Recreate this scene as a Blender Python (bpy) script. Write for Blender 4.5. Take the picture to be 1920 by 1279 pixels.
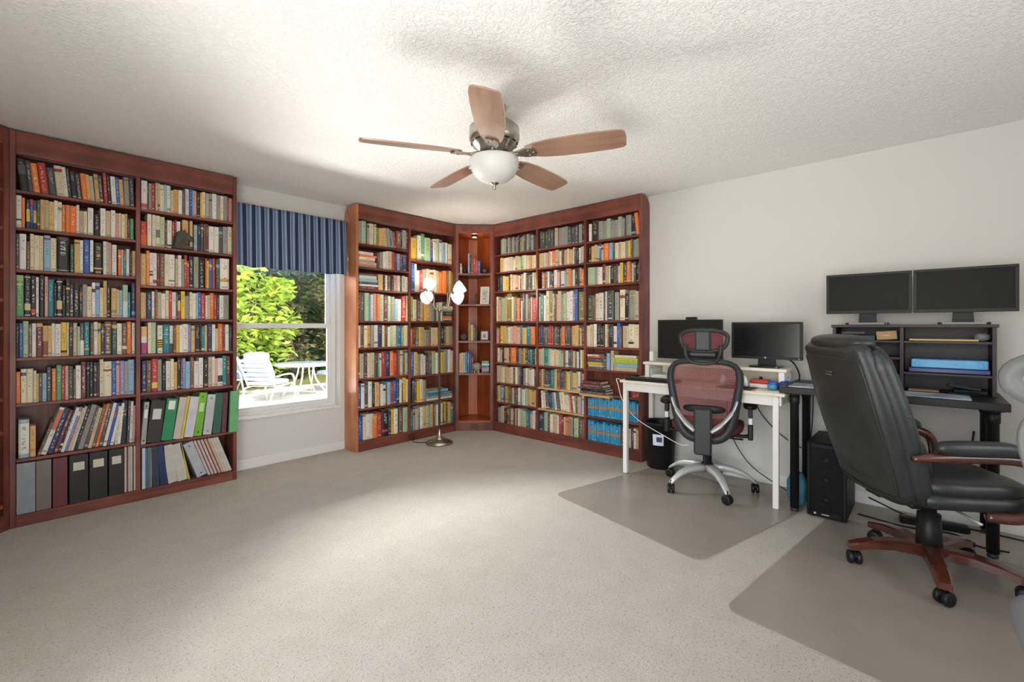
import bpy, bmesh, math, random
from mathutils import Matrix, Vector, Euler, noise as mnoise

# ------------------------------------------------------------------ camera, sky, sun, daylight, exposure
S = bpy.context.scene
COL = S.collection
for _o in list(bpy.data.objects):
    bpy.data.objects.remove(_o)

EYE = 1.23
cam = bpy.data.cameras.new('camera')
cam.sensor_width = 36.0
cam.lens = 854.0 / 1920.0 * 36.0
cam.shift_y = -27.2 / 1920.0
cam.clip_start = 0.05
cam_o = bpy.data.objects.new('camera', cam)
cam_o.location = (0, 0, EYE)
cam_o.rotation_euler = (math.radians(90), 0, math.radians(42.47 - 90))
COL.objects.link(cam_o)
S.camera = cam_o

S.view_settings.view_transform = 'Standard'
S.view_settings.look = 'None'
S.view_settings.gamma = 1.0
S.view_settings.use_curve_mapping = False
S.view_settings.exposure = 0.62

world = bpy.data.worlds.new('world')
S.world = world
world.use_nodes = True
_nt = world.node_tree
_bg = _nt.nodes['Background']
_sky = _nt.nodes.new('ShaderNodeTexSky')
_sky.sky_type = 'NISHITA'
_sky.sun_disc = False
_sky.sun_elevation = math.radians(52)
_sky.sun_rotation = math.radians(200)
_nt.links.new(_sky.outputs[0], _bg.inputs[0])
_bg.inputs[1].default_value = 0.25


def add_light(name, kind, loc, energy, color=(1, 1, 1), size=None, aim=None, radius=None):
    d = bpy.data.lights.new(name, kind)
    d.energy = energy
    d.color = color
    if size:
        d.shape = 'RECTANGLE'
        d.size, d.size_y = size
    if radius is not None:
        d.shadow_soft_size = radius
    o = bpy.data.objects.new(name, d)
    o.location = loc
    if aim is not None:
        o.rotation_euler = Vector(aim).to_track_quat('-Z', 'Y').to_euler()
    COL.objects.link(o)
    return o


# the sun stands behind the house, high, and only reaches the garden
sun = add_light('sun', 'SUN', (0, -5, 10), 3.2, (1.0, 0.95, 0.86), aim=(-0.28, 0.55, -0.8))
sun.data.angle = math.radians(0.6)
# daylight from the open sliding door beside the photographer
add_light('daylight_sliding_door', 'AREA', (-0.62, 0.3, 1.08), 60, (1.0, 0.995, 0.985), (2.5, 2.0), aim=(1, 0.3, 0.5))
# daylight thrown up by the sunlit patio under the window
add_light('daylight_patio_bounce', 'AREA', (1.75, 6.0, -0.03), 640, (1.0, 0.98, 0.94), (3.4, 1.7), aim=(0.0, -0.02, 1.0))
# light of the open sky above the patio, falling steeply through the window
add_light('daylight_open_sky', 'AREA', (1.70, 5.20, 2.70), 1500, (0.95, 0.98, 1.0), (2.8, 1.2), aim=(0.0, -0.5, -0.86))
# fill lamp added behind the photographer, set in a made-up window
add_light('added_rear_fill', 'AREA', (2.0, -1.72, 1.5), 12, (1.0, 0.985, 0.96), (2.0, 1.2), aim=(0, 1, -0.1))

# ------------------------------------------------------------------ helpers


def lin(c):
    return tuple(((v / 255) / 12.92 if v / 255 <= 0.04045 else ((v / 255 + 0.055) / 1.055) ** 2.4) for v in c)


MATS = {}


def mat(name, col, rough=0.5, metal=0.0, var=None, bump=None, emit=None, spec=None, coat=None, alpha=None, sheen=None, trans=None):
    """var = (scale, second colour, contrast), bump = (scale, strength, distance)"""
    if name in MATS:
        return MATS[name]
    m = bpy.data.materials.new(name)
    m.use_nodes = True
    nt = m.node_tree
    b = nt.nodes['Principled BSDF']
    b.inputs['Base Color'].default_value = (*lin(col), 1)
    b.inputs['Roughness'].default_value = rough
    b.inputs['Metallic'].default_value = metal
    if spec is not None:
        b.inputs['Specular IOR Level'].default_value = spec
    if coat:
        b.inputs['Coat Weight'].default_value = coat
        b.inputs['Coat Roughness'].default_value = 0.15
    if sheen:
        b.inputs['Sheen Weight'].default_value = sheen
    if trans:
        b.inputs['Transmission Weight'].default_value = trans
    if alpha is not None:
        b.inputs['Alpha'].default_value = alpha
    if emit:
        b.inputs['Emission Color'].default_value = (*lin(emit[0]), 1)
        b.inputs['Emission Strength'].default_value = emit[1]
    tc = nt.nodes.new('ShaderNodeTexCoord')
    if var:
        n = nt.nodes.new('ShaderNodeTexNoise')
        n.inputs['Scale'].default_value = var[0]
        n.inputs['Detail'].default_value = 4
        nt.links.new(tc.outputs['Object'], n.inputs['Vector'])
        mr = nt.nodes.new('ShaderNodeMapRange')
        k = var[2] if len(var) > 2 else 0.2
        mr.inputs[1].default_value = 0.5 - k
        mr.inputs[2].default_value = 0.5 + k
        nt.links.new(n.outputs['Fac'], mr.inputs[0])
        mx = nt.nodes.new('ShaderNodeMix')
        mx.data_type = 'RGBA'
        mx.inputs['A'].default_value = (*lin(col), 1)
        mx.inputs['B'].default_value = (*lin(var[1]), 1)
        nt.links.new(mr.outputs[0], mx.inputs['Factor'])
        nt.links.new(mx.outputs['Result'], b.inputs['Base Color'])
    if bump:
        n2 = nt.nodes.new('ShaderNodeTexNoise')
        n2.inputs['Scale'].default_value = bump[0]
        n2.inputs['Detail'].default_value = 3
        nt.links.new(tc.outputs['Object'], n2.inputs['Vector'])
        bp = nt.nodes.new('ShaderNodeBump')
        bp.inputs['Strength'].default_value = bump[1]
        bp.inputs['Distance'].default_value = bump[2]
        nt.links.new(n2.outputs['Fac'], bp.inputs['Height'])
        nt.links.new(bp.outputs[0], b.inputs['Normal'])
    MATS[name] = m
    return m


def wood(name, a, b_, rough=0.35, axis='X', scale=1.0, coat=0.0):
    """stained board: stretched grain noise along one axis plus a few knots"""
    if name in MATS:
        return MATS[name]
    m = mat(name, a, rough, coat=coat)
    nt = m.node_tree
    bs = nt.nodes['Principled BSDF']
    tc = nt.nodes.new('ShaderNodeTexCoord')
    mp = nt.nodes.new('ShaderNodeMapping')
    st = {'X': (1.4, 22, 22), 'Y': (22, 1.4, 22), 'Z': (22, 22, 1.4)}[axis]
    mp.inputs['Scale'].default_value = tuple(v * scale for v in st)
    nt.links.new(tc.outputs['Object'], mp.inputs[0])
    n = nt.nodes.new('ShaderNodeTexNoise')
    n.inputs['Scale'].default_value = 1.0
    n.inputs['Detail'].default_value = 5
    n.inputs['Distortion'].default_value = 0.8
    nt.links.new(mp.outputs[0], n.inputs['Vector'])
    n2 = nt.nodes.new('ShaderNodeTexNoise')
    n2.inputs['Scale'].default_value = 3.5
    n2.inputs['Detail'].default_value = 2
    nt.links.new(tc.outputs['Object'], n2.inputs['Vector'])
    ad = nt.nodes.new('ShaderNodeMath')
    ad.operation = 'MULTIPLY_ADD'
    ad.inputs[1].default_value = 0.5
    nt.links.new(n.outputs['Fac'], ad.inputs[0])
    ml = nt.nodes.new('ShaderNodeMath')
    ml.operation = 'MULTIPLY'
    ml.inputs[1].default_value = 0.5
    nt.links.new(n2.outputs['Fac'], ml.inputs[0])
    nt.links.new(ml.outputs[0], ad.inputs[2])
    cr = nt.nodes.new('ShaderNodeValToRGB')
    cr.color_ramp.elements[0].position = 0.36
    cr.color_ramp.elements[0].color = (*lin(b_), 1)
    cr.color_ramp.elements[1].position = 0.6
    cr.color_ramp.elements[1].color = (*lin(a), 1)
    nt.links.new(ad.outputs[0], cr.inputs[0])
    nt.links.new(cr.outputs[0], bs.inputs['Base Color'])
    return m


class MB:
    """collects shapes; build() links them as ONE mesh object"""

    def __init__(s):
        s.v, s.f, s.mi, s.sm = [], [], [], []
        s.M = None

    def add(s, vs, fs, mi=0, smooth=False):
        o = len(s.v)
        if s.M is not None:
            vs = [s.M @ Vector(p) for p in vs]
        s.v.extend([tuple(p) for p in vs])
        for f in fs:
            s.f.append([i + o for i in f])
            s.mi.append(mi)
            s.sm.append(smooth)
        return s

    def box(s, lo, hi, b=0.0, mi=0):
        x0, y0, z0 = lo
        x1, y1, z1 = hi
        b = min(b, (x1 - x0) / 2.2, (y1 - y0) / 2.2, (z1 - z0) / 2.2)
        if b <= 0:
            vs = [(x, y, z) for z in (z0, z1) for y in (y0, y1) for x in (x0, x1)]
            return s.add(vs, [(0, 2, 3, 1), (4, 5, 7, 6), (0, 1, 5, 4), (2, 6, 7, 3), (0, 4, 6, 2), (1, 3, 7, 5)], mi)
        vs, idx = [], {}
        for i in (0, 1):
            for j in (0, 1):
                for k in (0, 1):
                    c = ((x0, x1)[i], (y0, y1)[j], (z0, z1)[k])
                    n = ((1, -1)[i] * b, (1, -1)[j] * b, (1, -1)[k] * b)
                    for a in range(3):
                        p = [c[q] + (0 if q == a else n[q]) for q in range(3)]
                        idx[(i, j, k, a)] = len(vs)
                        vs.append(p)
        I = lambda i, j, k, a: idx[(i, j, k, a)]
        fs = []
        for a in range(3):
            for t in (0, 1):
                q = []
                for u, w in ((0, 0), (1, 0), (1, 1), (0, 1)):
                    c = [0, 0, 0]
                    c[a] = t
                    c[(a + 1) % 3] = u
                    c[(a + 2) % 3] = w
                    q.append(I(*c, a))
                fs.append(q if t else q[::-1])
        for a in range(3):
            p, r = (a + 1) % 3, (a + 2) % 3
            for u in (0, 1):
                for w in (0, 1):
                    c0 = [0, 0, 0]
                    c0[p] = u
                    c0[r] = w
                    c1 = list(c0)
                    c1[a] = 1
                    fs.append([I(*c0, p), I(*c1, p), I(*c1, r), I(*c0, r)])
        for i in (0, 1):
            for j in (0, 1):
                for k in (0, 1):
                    fs.append([I(i, j, k, 0), I(i, j, k, 1), I(i, j, k, 2)])
        return s.add(vs, fs, mi)

    def tube(s, path, r, n=8, closed=False, mi=0, flat=1.0):
        P = [Vector(p) for p in path]
        m = len(P)
        rs = r if isinstance(r, (list, tuple)) else [r] * m
        vs, fs = [], []
        up = None
        for i in range(m):
            a = P[i - 1] if (i or closed) else P[i]
            c = P[(i + 1) % m] if (i < m - 1 or closed) else P[i]
            t = (c - a).normalized()
            if up is None:
                up = Vector((0, 0, 1)) if abs(t.z) < 0.9 else Vector((1, 0, 0))
            sd = t.cross(up).normalized()
            up = sd.cross(t).normalized()
            for k in range(n):
                an = 2 * math.pi * k / n
                vs.append(P[i] + sd * math.cos(an) * rs[i] + up * math.sin(an) * rs[i] * flat)
        for i in range(m if closed else m - 1):
            j = (i + 1) % m
            for k in range(n):
                fs.append((i * n + k, i * n + (k + 1) % n, j * n + (k + 1) % n, j * n + k))
        if not closed:
            fs.append(tuple(range(n))[::-1])
            fs.append(tuple((m - 1) * n + k for k in range(n)))
        return s.add(vs, fs, mi, True)

    def lathe(s, prof, n=24, c=(0, 0, 0), mi=0, smooth=True, closed=False):
        vs, fs = [], []
        for r, z in prof:
            for k in range(n):
                an = 2 * math.pi * k / n
                vs.append((c[0] + r * math.cos(an), c[1] + r * math.sin(an), c[2] + z))
        m = len(prof)
        for i in range(m - 1 if not closed else m):
            j = (i + 1) % m
            for k in range(n):
                fs.append((i * n + k, i * n + (k + 1) % n, j * n + (k + 1) % n, j * n + k))
        if not closed:
            fs.append(tuple(range(n))[::-1])
            fs.append(tuple((m - 1) * n + k for k in range(n)))
        return s.add(vs, fs, mi, smooth)

    def prism(s, poly, z0, z1, f=None, mi=0, smooth=False):
        """poly: 2D outline; f maps (a, b, h) to a point"""
        f = f or (lambda a, b, h: (a, b, h))
        n = len(poly)
        vs = [f(a, b, z0) for a, b in poly] + [f(a, b, z1) for a, b in poly]
        fs = [tuple(range(n))[::-1], tuple(range(n, 2 * n))]
        s.add(vs, fs + [(i, (i + 1) % n, n + (i + 1) % n, n + i) for i in range(n)], mi, smooth)
        return s

    def loft(s, secs, mi=0, smooth=True, cap=True, closed=True):
        n = len(secs[0])
        vs = [p for q in secs for p in q]
        fs = []
        for i in range(len(secs) - 1):
            for k in range(n if closed else n - 1):
                k2 = (k + 1) % n
                fs.append((i * n + k, i * n + k2, (i + 1) * n + k2, (i + 1) * n + k))
        if cap and closed:
            fs.append(tuple(range(n))[::-1])
            fs.append(tuple((len(secs) - 1) * n + k for k in range(n)))
        return s.add(vs, fs, mi, smooth)

    def blob(s, c, r, p=2.0, nu=20, nv=12, fn=None, mi=0):
        """super-ellipsoid; fn optionally moves the finished points"""
        def sp(v, e):
            return math.copysign(abs(v) ** e, v)
        e = 2.0 / p
        secs = []
        for i in range(nv + 1):
            ph = -math.pi / 2 + math.pi * i / nv
            ph = max(-math.pi / 2 + 0.02, min(math.pi / 2 - 0.02, ph))
            q = []
            for k in range(nu):
                t = 2 * math.pi * k / nu
                pt = Vector((c[0] + r[0] * sp(math.cos(ph), e) * sp(math.cos(t), e),
                             c[1] + r[1] * sp(math.cos(ph), e) * sp(math.sin(t), e),
                             c[2] + r[2] * sp(math.sin(ph), e)))
                q.append(fn(pt) if fn else pt)
            secs.append(q)
        return s.loft(secs, mi)

    def mesh(s, name, recalc=True):
        me = bpy.data.meshes.new(name)
        me.from_pydata(s.v, [], s.f)
        me.polygons.foreach_set('material_index', s.mi)
        me.polygons.foreach_set('use_smooth', s.sm)
        if recalc:
            bm = bmesh.new()
            bm.from_mesh(me)
            bmesh.ops.recalc_face_normals(bm, faces=bm.faces)
            bm.to_mesh(me)
            bm.free()
        me.update()
        return me

    def build(s, name, mats, parent=None, recalc=True, **kw):
        me = s.mesh(name, recalc)
        for m in (mats if isinstance(mats, (list, tuple)) else [mats]):
            me.materials.append(m)
        return link(name, me, parent, **kw)


def link(name, me, parent=None, loc=None, rz=0.0, rot=None):
    o = bpy.data.objects.new(name, me)
    COL.objects.link(o)
    if parent is not None:
        o.parent = parent
    if loc is not None:
        o.location = loc
    if rot is not None:
        o.rotation_euler = rot
    elif rz:
        o.rotation_euler = (0, 0, rz)
    return o


def tag(o, label, cat, group=None, kind=None):
    o['label'] = label
    if cat:
        o['category'] = cat
    if group:
        o['group'] = group
    if kind:
        o['kind'] = kind
    return o


def thing(name, label, cat, loc=(0, 0, 0), rz=0.0, group=None):
    o = bpy.data.objects.new(name, None)
    o.empty_display_size = 0.1
    o.location = loc
    o.rotation_euler = (0, 0, rz)
    COL.objects.link(o)
    return tag(o, label, cat, group)


def struct(o, label=None):
    o['kind'] = 'structure'
    if label:
        o['label'] = label
    return o


def arc(cx, cy, r, a0, a1, n):
    return [(cx + r * math.cos(math.radians(a0 + (a1 - a0) * i / n)), cy + r * math.sin(math.radians(a0 + (a1 - a0) * i / n))) for i in range(n + 1)]


def rrect(x0, y0, x1, y1, r, n=5):
    return (arc(x1 - r, y1 - r, r, 0, 90, n) + arc(x0 + r, y1 - r, r, 90, 180, n) + arc(x0 + r, y0 + r, r, 180, 270, n) + arc(x1 - r, y0 + r, r, 270, 360, n))


def spline(pts, n=8):
    """Catmull-Rom through the points"""
    P = [Vector(p) for p in pts]
    P = [P[0] * 2 - P[1]] + P + [P[-1] * 2 - P[-2]]
    out = []
    for i in range(1, len(P) - 2):
        for k in range(n):
            t = k / n
            a, b, c, d = P[i - 1:i + 3]
            out.append(0.5 * ((2 * b) + (c - a) * t + (2 * a - 5 * b + 4 * c - d) * t * t + (3 * b - a - 3 * c + d) * t ** 3))
    out.append(P[-2])
    return out


ORD = ['first', 'second', 'third', 'fourth', 'fifth', 'sixth', 'seventh', 'eighth', 'ninth', 'tenth', 'eleventh', 'twelfth', 'thirteenth',
       'fourteenth', 'fifteenth', 'sixteenth', 'seventeenth', 'eighteenth', 'nineteenth', 'twentieth', 'twenty-first', 'twenty-second',
       'twenty-third', 'twenty-fourth', 'twenty-fifth', 'twenty-sixth', 'twenty-seventh', 'twenty-eighth', 'twenty-ninth', 'thirtieth']

# ------------------------------------------------------------------ materials shared by many things
M_CHERRY = wood('cherry_stained_pine', (132, 72, 58), (86, 42, 36), 0.38, 'X')
M_CHERRY_V = wood('cherry_stained_pine_upright', (132, 72, 58), (86, 42, 36), 0.38, 'Z')
M_PINE_BACK = wood('amber_pine_back', (178, 90, 46), (134, 60, 30), 0.4, 'Z')
M_PINE_STRIP = wood('amber_pine_strip', (196, 104, 56), (164, 80, 42), 0.4, 'Z')
M_PINE_LIGHT = wood('pale_pine_board', (214, 176, 124), (190, 146, 96), 0.45, 'X')
M_PINE_WINLIT = wood('window_lit_pine_side', (200, 134, 88), (160, 94, 58), 0.4, 'Z')  # stained pine, its colour lightened for the window light on this side
M_BLACK = mat('black_plastic', (22, 22, 23), 0.45, spec=0.3)
M_BLACK_GLOSS = mat('black_gloss', (16, 16, 17), 0.18)
M_DARKGREY = mat('charcoal_plastic', (50, 51, 53), 0.45, spec=0.35)
M_SILVER = mat('silver_painted_plastic', (196, 197, 198), 0.35, 0.3)
M_NICKEL = mat('brushed_nickel', (190, 184, 174), 0.28, 1.0, var=(30, (160, 154, 144), 0.3))
M_WHITE = mat('white_lacquer', (228, 226, 220), 0.35)
M_SCREEN = mat('dark_screen', (22, 22, 24), 0.16, spec=0.4)
M_LEATHER = mat('black_leather', (34, 36, 35), 0.4, bump=(140, 0.25, 0.004), var=(6, (44, 46, 45), 0.25))
M_PAPER = mat('white_paper', (236, 234, 228), 0.8)

# ------------------------------------------------------------------ room shell
H = 2.44
YW, XR, XL, YB = 4.34, 3.99, -0.50, -1.60        # window wall, desk wall, wall left of the camera, wall behind it
YF, XF = 4.11, 3.825                               # fronts of the two runs of bookcases

M_WALL = mat('white_wall_paint', (213, 211, 206), 0.75, bump=(60, 0.06, 0.004))
M_CEIL = mat('ceiling_base', (238, 237, 233), 0.9)
nt = M_CEIL.node_tree
tcn = nt.nodes.new('ShaderNodeTexCoord')
n1 = nt.nodes.new('ShaderNodeTexNoise')
n1.inputs['Scale'].default_value = 42
n1.inputs['Detail'].default_value = 4
n1.inputs['Distortion'].default_value = 1.4
nt.links.new(tcn.outputs['Object'], n1.inputs['Vector'])
r1 = nt.nodes.new('ShaderNodeMapRange')
r1.inputs[1].default_value = 0.47
r1.inputs[2].default_value = 0.60
nt.links.new(n1.outputs['Fac'], r1.inputs[0])
bp1 = nt.nodes.new('ShaderNodeBump')
bp1.inputs['Strength'].default_value = 0.55
bp1.inputs['Distance'].default_value = 0.006
nt.links.new(r1.outputs[0], bp1.inputs['Height'])
nt.links.new(bp1.outputs[0], nt.nodes['Principled BSDF'].inputs['Normal'])

M_CARPET = mat('cut_pile_carpet', (198, 189, 174), 0.95, var=(7, (187, 177, 161), 0.25), sheen=0.3)
nt = M_CARPET.node_tree
tcn = nt.nodes.new('ShaderNodeTexCoord')
hs = []
for sc_, w_ in ((260, 1.0), (70, 0.8)):
    nn = nt.nodes.new('ShaderNodeTexNoise')
    nn.inputs['Scale'].default_value = sc_
    nn.inputs['Detail'].default_value = 3
    nt.links.new(tcn.outputs['Object'], nn.inputs['Vector'])
    mm = nt.nodes.new('ShaderNodeMath')
    mm.operation = 'MULTIPLY'
    mm.inputs[1].default_value = w_
    nt.links.new(nn.outputs['Fac'], mm.inputs[0])
    hs.append(mm)
aa = nt.nodes.new('ShaderNodeMath')
nt.links.new(hs[0].outputs[0], aa.inputs[0])
nt.links.new(hs[1].outputs[0], aa.inputs[1])
bb = nt.nodes.new('ShaderNodeBump')
bb.inputs['Strength'].default_value = 0.7
bb.inputs['Distance'].default_value = 0.012
nt.links.new(aa.outputs[0], bb.inputs['Height'])
nt.links.new(bb.outputs[0], nt.nodes['Principled BSDF'].inputs['Normal'])
# tufts: darker flecks of the yarn itself
mixn = [n for n in nt.nodes if n.bl_idname == 'ShaderNodeMix'][0]
fl = nt.nodes.new('ShaderNodeMapRange')
fl.inputs[1].default_value = 0.36
fl.inputs[2].default_value = 0.56
fl.inputs[3].default_value = 0.74
fl.inputs[4].default_value = 1.04
nt.links.new(hs[0].inputs[0].links[0].from_socket, fl.inputs[0])
mul = nt.nodes.new('ShaderNodeMix')
mul.data_type = 'RGBA'
mul.blend_type = 'MULTIPLY'
mul.inputs['Factor'].default_value = 1.0
nt.links.new(mixn.outputs['Result'], mul.inputs['A'])
nt.links.new(fl.outputs[0], mul.inputs['B'])
fk = nt.nodes.new('ShaderNodeTexNoise')
fk.inputs['Scale'].default_value = 85
fk.inputs['Detail'].default_value = 5
fk.inputs['Roughness'].default_value = 0.7
nt.links.new(tcn.outputs['Object'], fk.inputs['Vector'])
fm = nt.nodes.new('ShaderNodeMapRange')
fm.inputs[1].default_value = 0.33
fm.inputs[2].default_value = 0.46
fm.inputs[3].default_value = 0.5
fm.inputs[4].default_value = 1.0
nt.links.new(fk.outputs['Fac'], fm.inputs[0])
mul2 = nt.nodes.new('ShaderNodeMix')
mul2.data_type = 'RGBA'
mul2.blend_type = 'MULTIPLY'
mul2.inputs['Factor'].default_value = 1.0
nt.links.new(mul.outputs['Result'], mul2.inputs['A'])
nt.links.new(fm.outputs[0], mul2.inputs['B'])
nt.links.new(mul2.outputs['Result'], nt.nodes['Principled BSDF'].inputs['Base Color'])

struct(MB().box((XL - 0.2, YB - 0.2, -0.12), (XR + 0.2, YW + 0.16, 0.0)).build('floor', M_CARPET), 'pale beige cut pile carpet')
struct(MB().box((XL - 0.2, YB - 0.2, H), (XR + 0.2, YW + 0.4, H + 0.15)).build('ceiling', M_CEIL), 'white knockdown textured ceiling')
struct(MB().box((XR, YB - 0.15, 0), (XR + 0.15, YW + 0.16, H)).build('wall_right', M_WALL), 'plain white wall behind the desks')
# window wall with its opening
WX0, WX1, WZ0, WZ1 = 1.05, 2.195, 0.44, 2.10
w = MB()
w.box((XL - 0.15, YW, 0), (WX0, YW + 0.16, H)).box((WX1, YW, 0), (XR, YW + 0.16, H))
w.box((WX0, YW, 0), (WX1, YW + 0.16, WZ0)).box((WX0, YW, WZ1), (WX1, YW + 0.16, H))
struct(w.build('wall_back', M_WALL), 'white wall around the window')
# left wall with the sliding door opening, rear wall with an added window opening (both behind the camera)
DY0, DY1, DZ1 = -0.95, 1.55, 2.08
w = MB()
w.box((XL - 0.12, YB - 0.15, 0), (XL, DY0, H)).box((XL - 0.12, DY1, 0), (XL, YW, H)).box((XL - 0.12, DY0, DZ1), (XL, DY1, H))
struct(w.build('wall_left', M_WALL), 'white wall with the sliding door')
RX0, RX1, RZ0, RZ1 = 1.0, 3.0, 0.9, 2.1
w = MB()
w.box((XL, YB - 0.12, 0), (RX0, YB, H)).box((RX1, YB - 0.12, 0), (XR, YB, H))
w.box((RX0, YB - 0.12, 0), (RX1, YB, RZ0)).box((RX0, YB - 0.12, RZ1), (RX1, YB, H))
struct(w.build('wall_rear', M_WALL), 'white wall behind the photographer')

M_TRIM = mat('white_trim_paint', (226, 224, 219), 0.5)
struct(MB().box((1.2085, YW - 0.012, 0), (2.243, YW, 0.085), 0.004).build('baseboard_back', M_TRIM))
struct(MB().box((XR - 0.012, YB, 0), (XR, 1.915, 0.085), 0.004).build('baseboard_right', M_TRIM))

# glass that lets light through
M_GLASS = bpy.data.materials.new('window_glass')
M_GLASS.use_nodes = True
nt = M_GLASS.node_tree
nt.nodes.remove(nt.nodes['Principled BSDF'])
tr = nt.nodes.new('ShaderNodeBsdfTransparent')
gl = nt.nodes.new('ShaderNodeBsdfGlossy')
gl.inputs['Roughness'].default_value = 0.02
fr = nt.nodes.new('ShaderNodeFresnel')
fr.inputs[0].default_value = 1.45
mxs = nt.nodes.new('ShaderNodeMixShader')
nt.links.new(fr.outputs[0], mxs.inputs[0])
nt.links.new(tr.outputs[0], mxs.inputs[1])
nt.links.new(gl.outputs[0], mxs.inputs[2])
nt.links.new(mxs.outputs[0], nt.nodes['Material Output'].inputs[0])

M_ALU = mat('white_window_aluminium', (222, 222, 220), 0.4)
# single-hung window: outer frame, two sashes, two panes, sill
win = bpy.data.objects.new('window_1', None)
COL.objects.link(win)
struct(win, 'white single hung window under the striped valance')
win.location = (WX0, YW, WZ0)
ww, wh = WX1 - WX0, WZ1 - WZ0
zm = 1.235 - WZ0
m = MB()
m.box((0, 0.09, 0), (0.045, 0.15, wh), 0.004).box((ww - 0.045, 0.09, 0), (ww, 0.15, wh), 0.004)
m.box((0.045, 0.09, 0), (ww - 0.045, 0.15, 0.03), 0.004).box((0.045, 0.09, wh - 0.04), (ww - 0.045, 0.15, wh), 0.004)
m.build('window_frame', M_ALU, win)


def sash(z0, z1, y0, y1, nm):
    m = MB()
    m.box((0.045, y0, z0), (0.085, y1, z1), 0.004).box((ww - 0.085, y0, z0), (ww - 0.045, y1, z1), 0.004)
    m.box((0.085, y0, z0), (ww - 0.085, y1, z0 + 0.045), 0.004).box((0.085, y0, z1 - 0.04), (ww - 0.085, y1, z1), 0.004)
    so = m.build('sash', M_ALU, win)
    MB().box((0.08, (y0 + y1) / 2 - 0.002, z0 + 0.04), (ww - 0.08, (y0 + y1) / 2 + 0.002, z1 - 0.035)).build('pane', M_GLASS, so)
    return so


s1 = sash(0.03, zm + 0.02, 0.092, 0.118, 'lower')
sash(zm - 0.02, wh - 0.04, 0.121, 0.147, 'upper')
MB().box((ww * 0.5 - 0.04, 0.078, zm + 0.004), (ww * 0.5 + 0.04, 0.092, zm + 0.018), 0.003).build('sash_lock', M_ALU, s1)
MB().box((-0.0, -0.014, -0.018), (ww, 0.1, 0.004), 0.004).build('window_sill', M_TRIM, win)

# sliding door, and the unseen rear window added for fill light: frames and panes
dr = bpy.data.objects.new('door_1', None)
COL.objects.link(dr)
struct(dr, 'open sliding glass door beside the photographer')
m = MB()
m.box((XL - 0.11, DY0, 0), (XL - 0.02, DY0 + 0.05, DZ1), 0.004).box((XL - 0.11, DY1 - 0.05, 0), (XL - 0.02, DY1, DZ1), 0.004)
m.box((XL - 0.11, DY0 + 0.05, DZ1 - 0.05), (XL - 0.02, DY1 - 0.05, DZ1), 0.004)
m.build('door_frame', M_ALU, dr)
rw = bpy.data.objects.new('added_rear_window', None)
COL.objects.link(rw)
struct(rw, 'added wide window for fill light behind the photographer')
m = MB()
m.box((RX0, YB - 0.1, RZ0), (RX0 + 0.05, YB - 0.03, RZ1), 0.004).box((RX1 - 0.05, YB - 0.1, RZ0), (RX1, YB - 0.03, RZ1), 0.004)
m.box((RX0 + 0.05, YB - 0.1, RZ0), (RX1 - 0.05, YB - 0.03, RZ0 + 0.05), 0.004).box((RX0 + 0.05, YB - 0.1, RZ1 - 0.05), (RX1 - 0.05, YB - 0.03, RZ1), 0.004)
m.build('window_frame', M_ALU, rw)
MB().box((RX0 + 0.05, YB - 0.07, RZ0 + 0.05), (RX1 - 0.05, YB - 0.065, RZ1 - 0.05)).build('pane', M_GLASS, rw)

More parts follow.
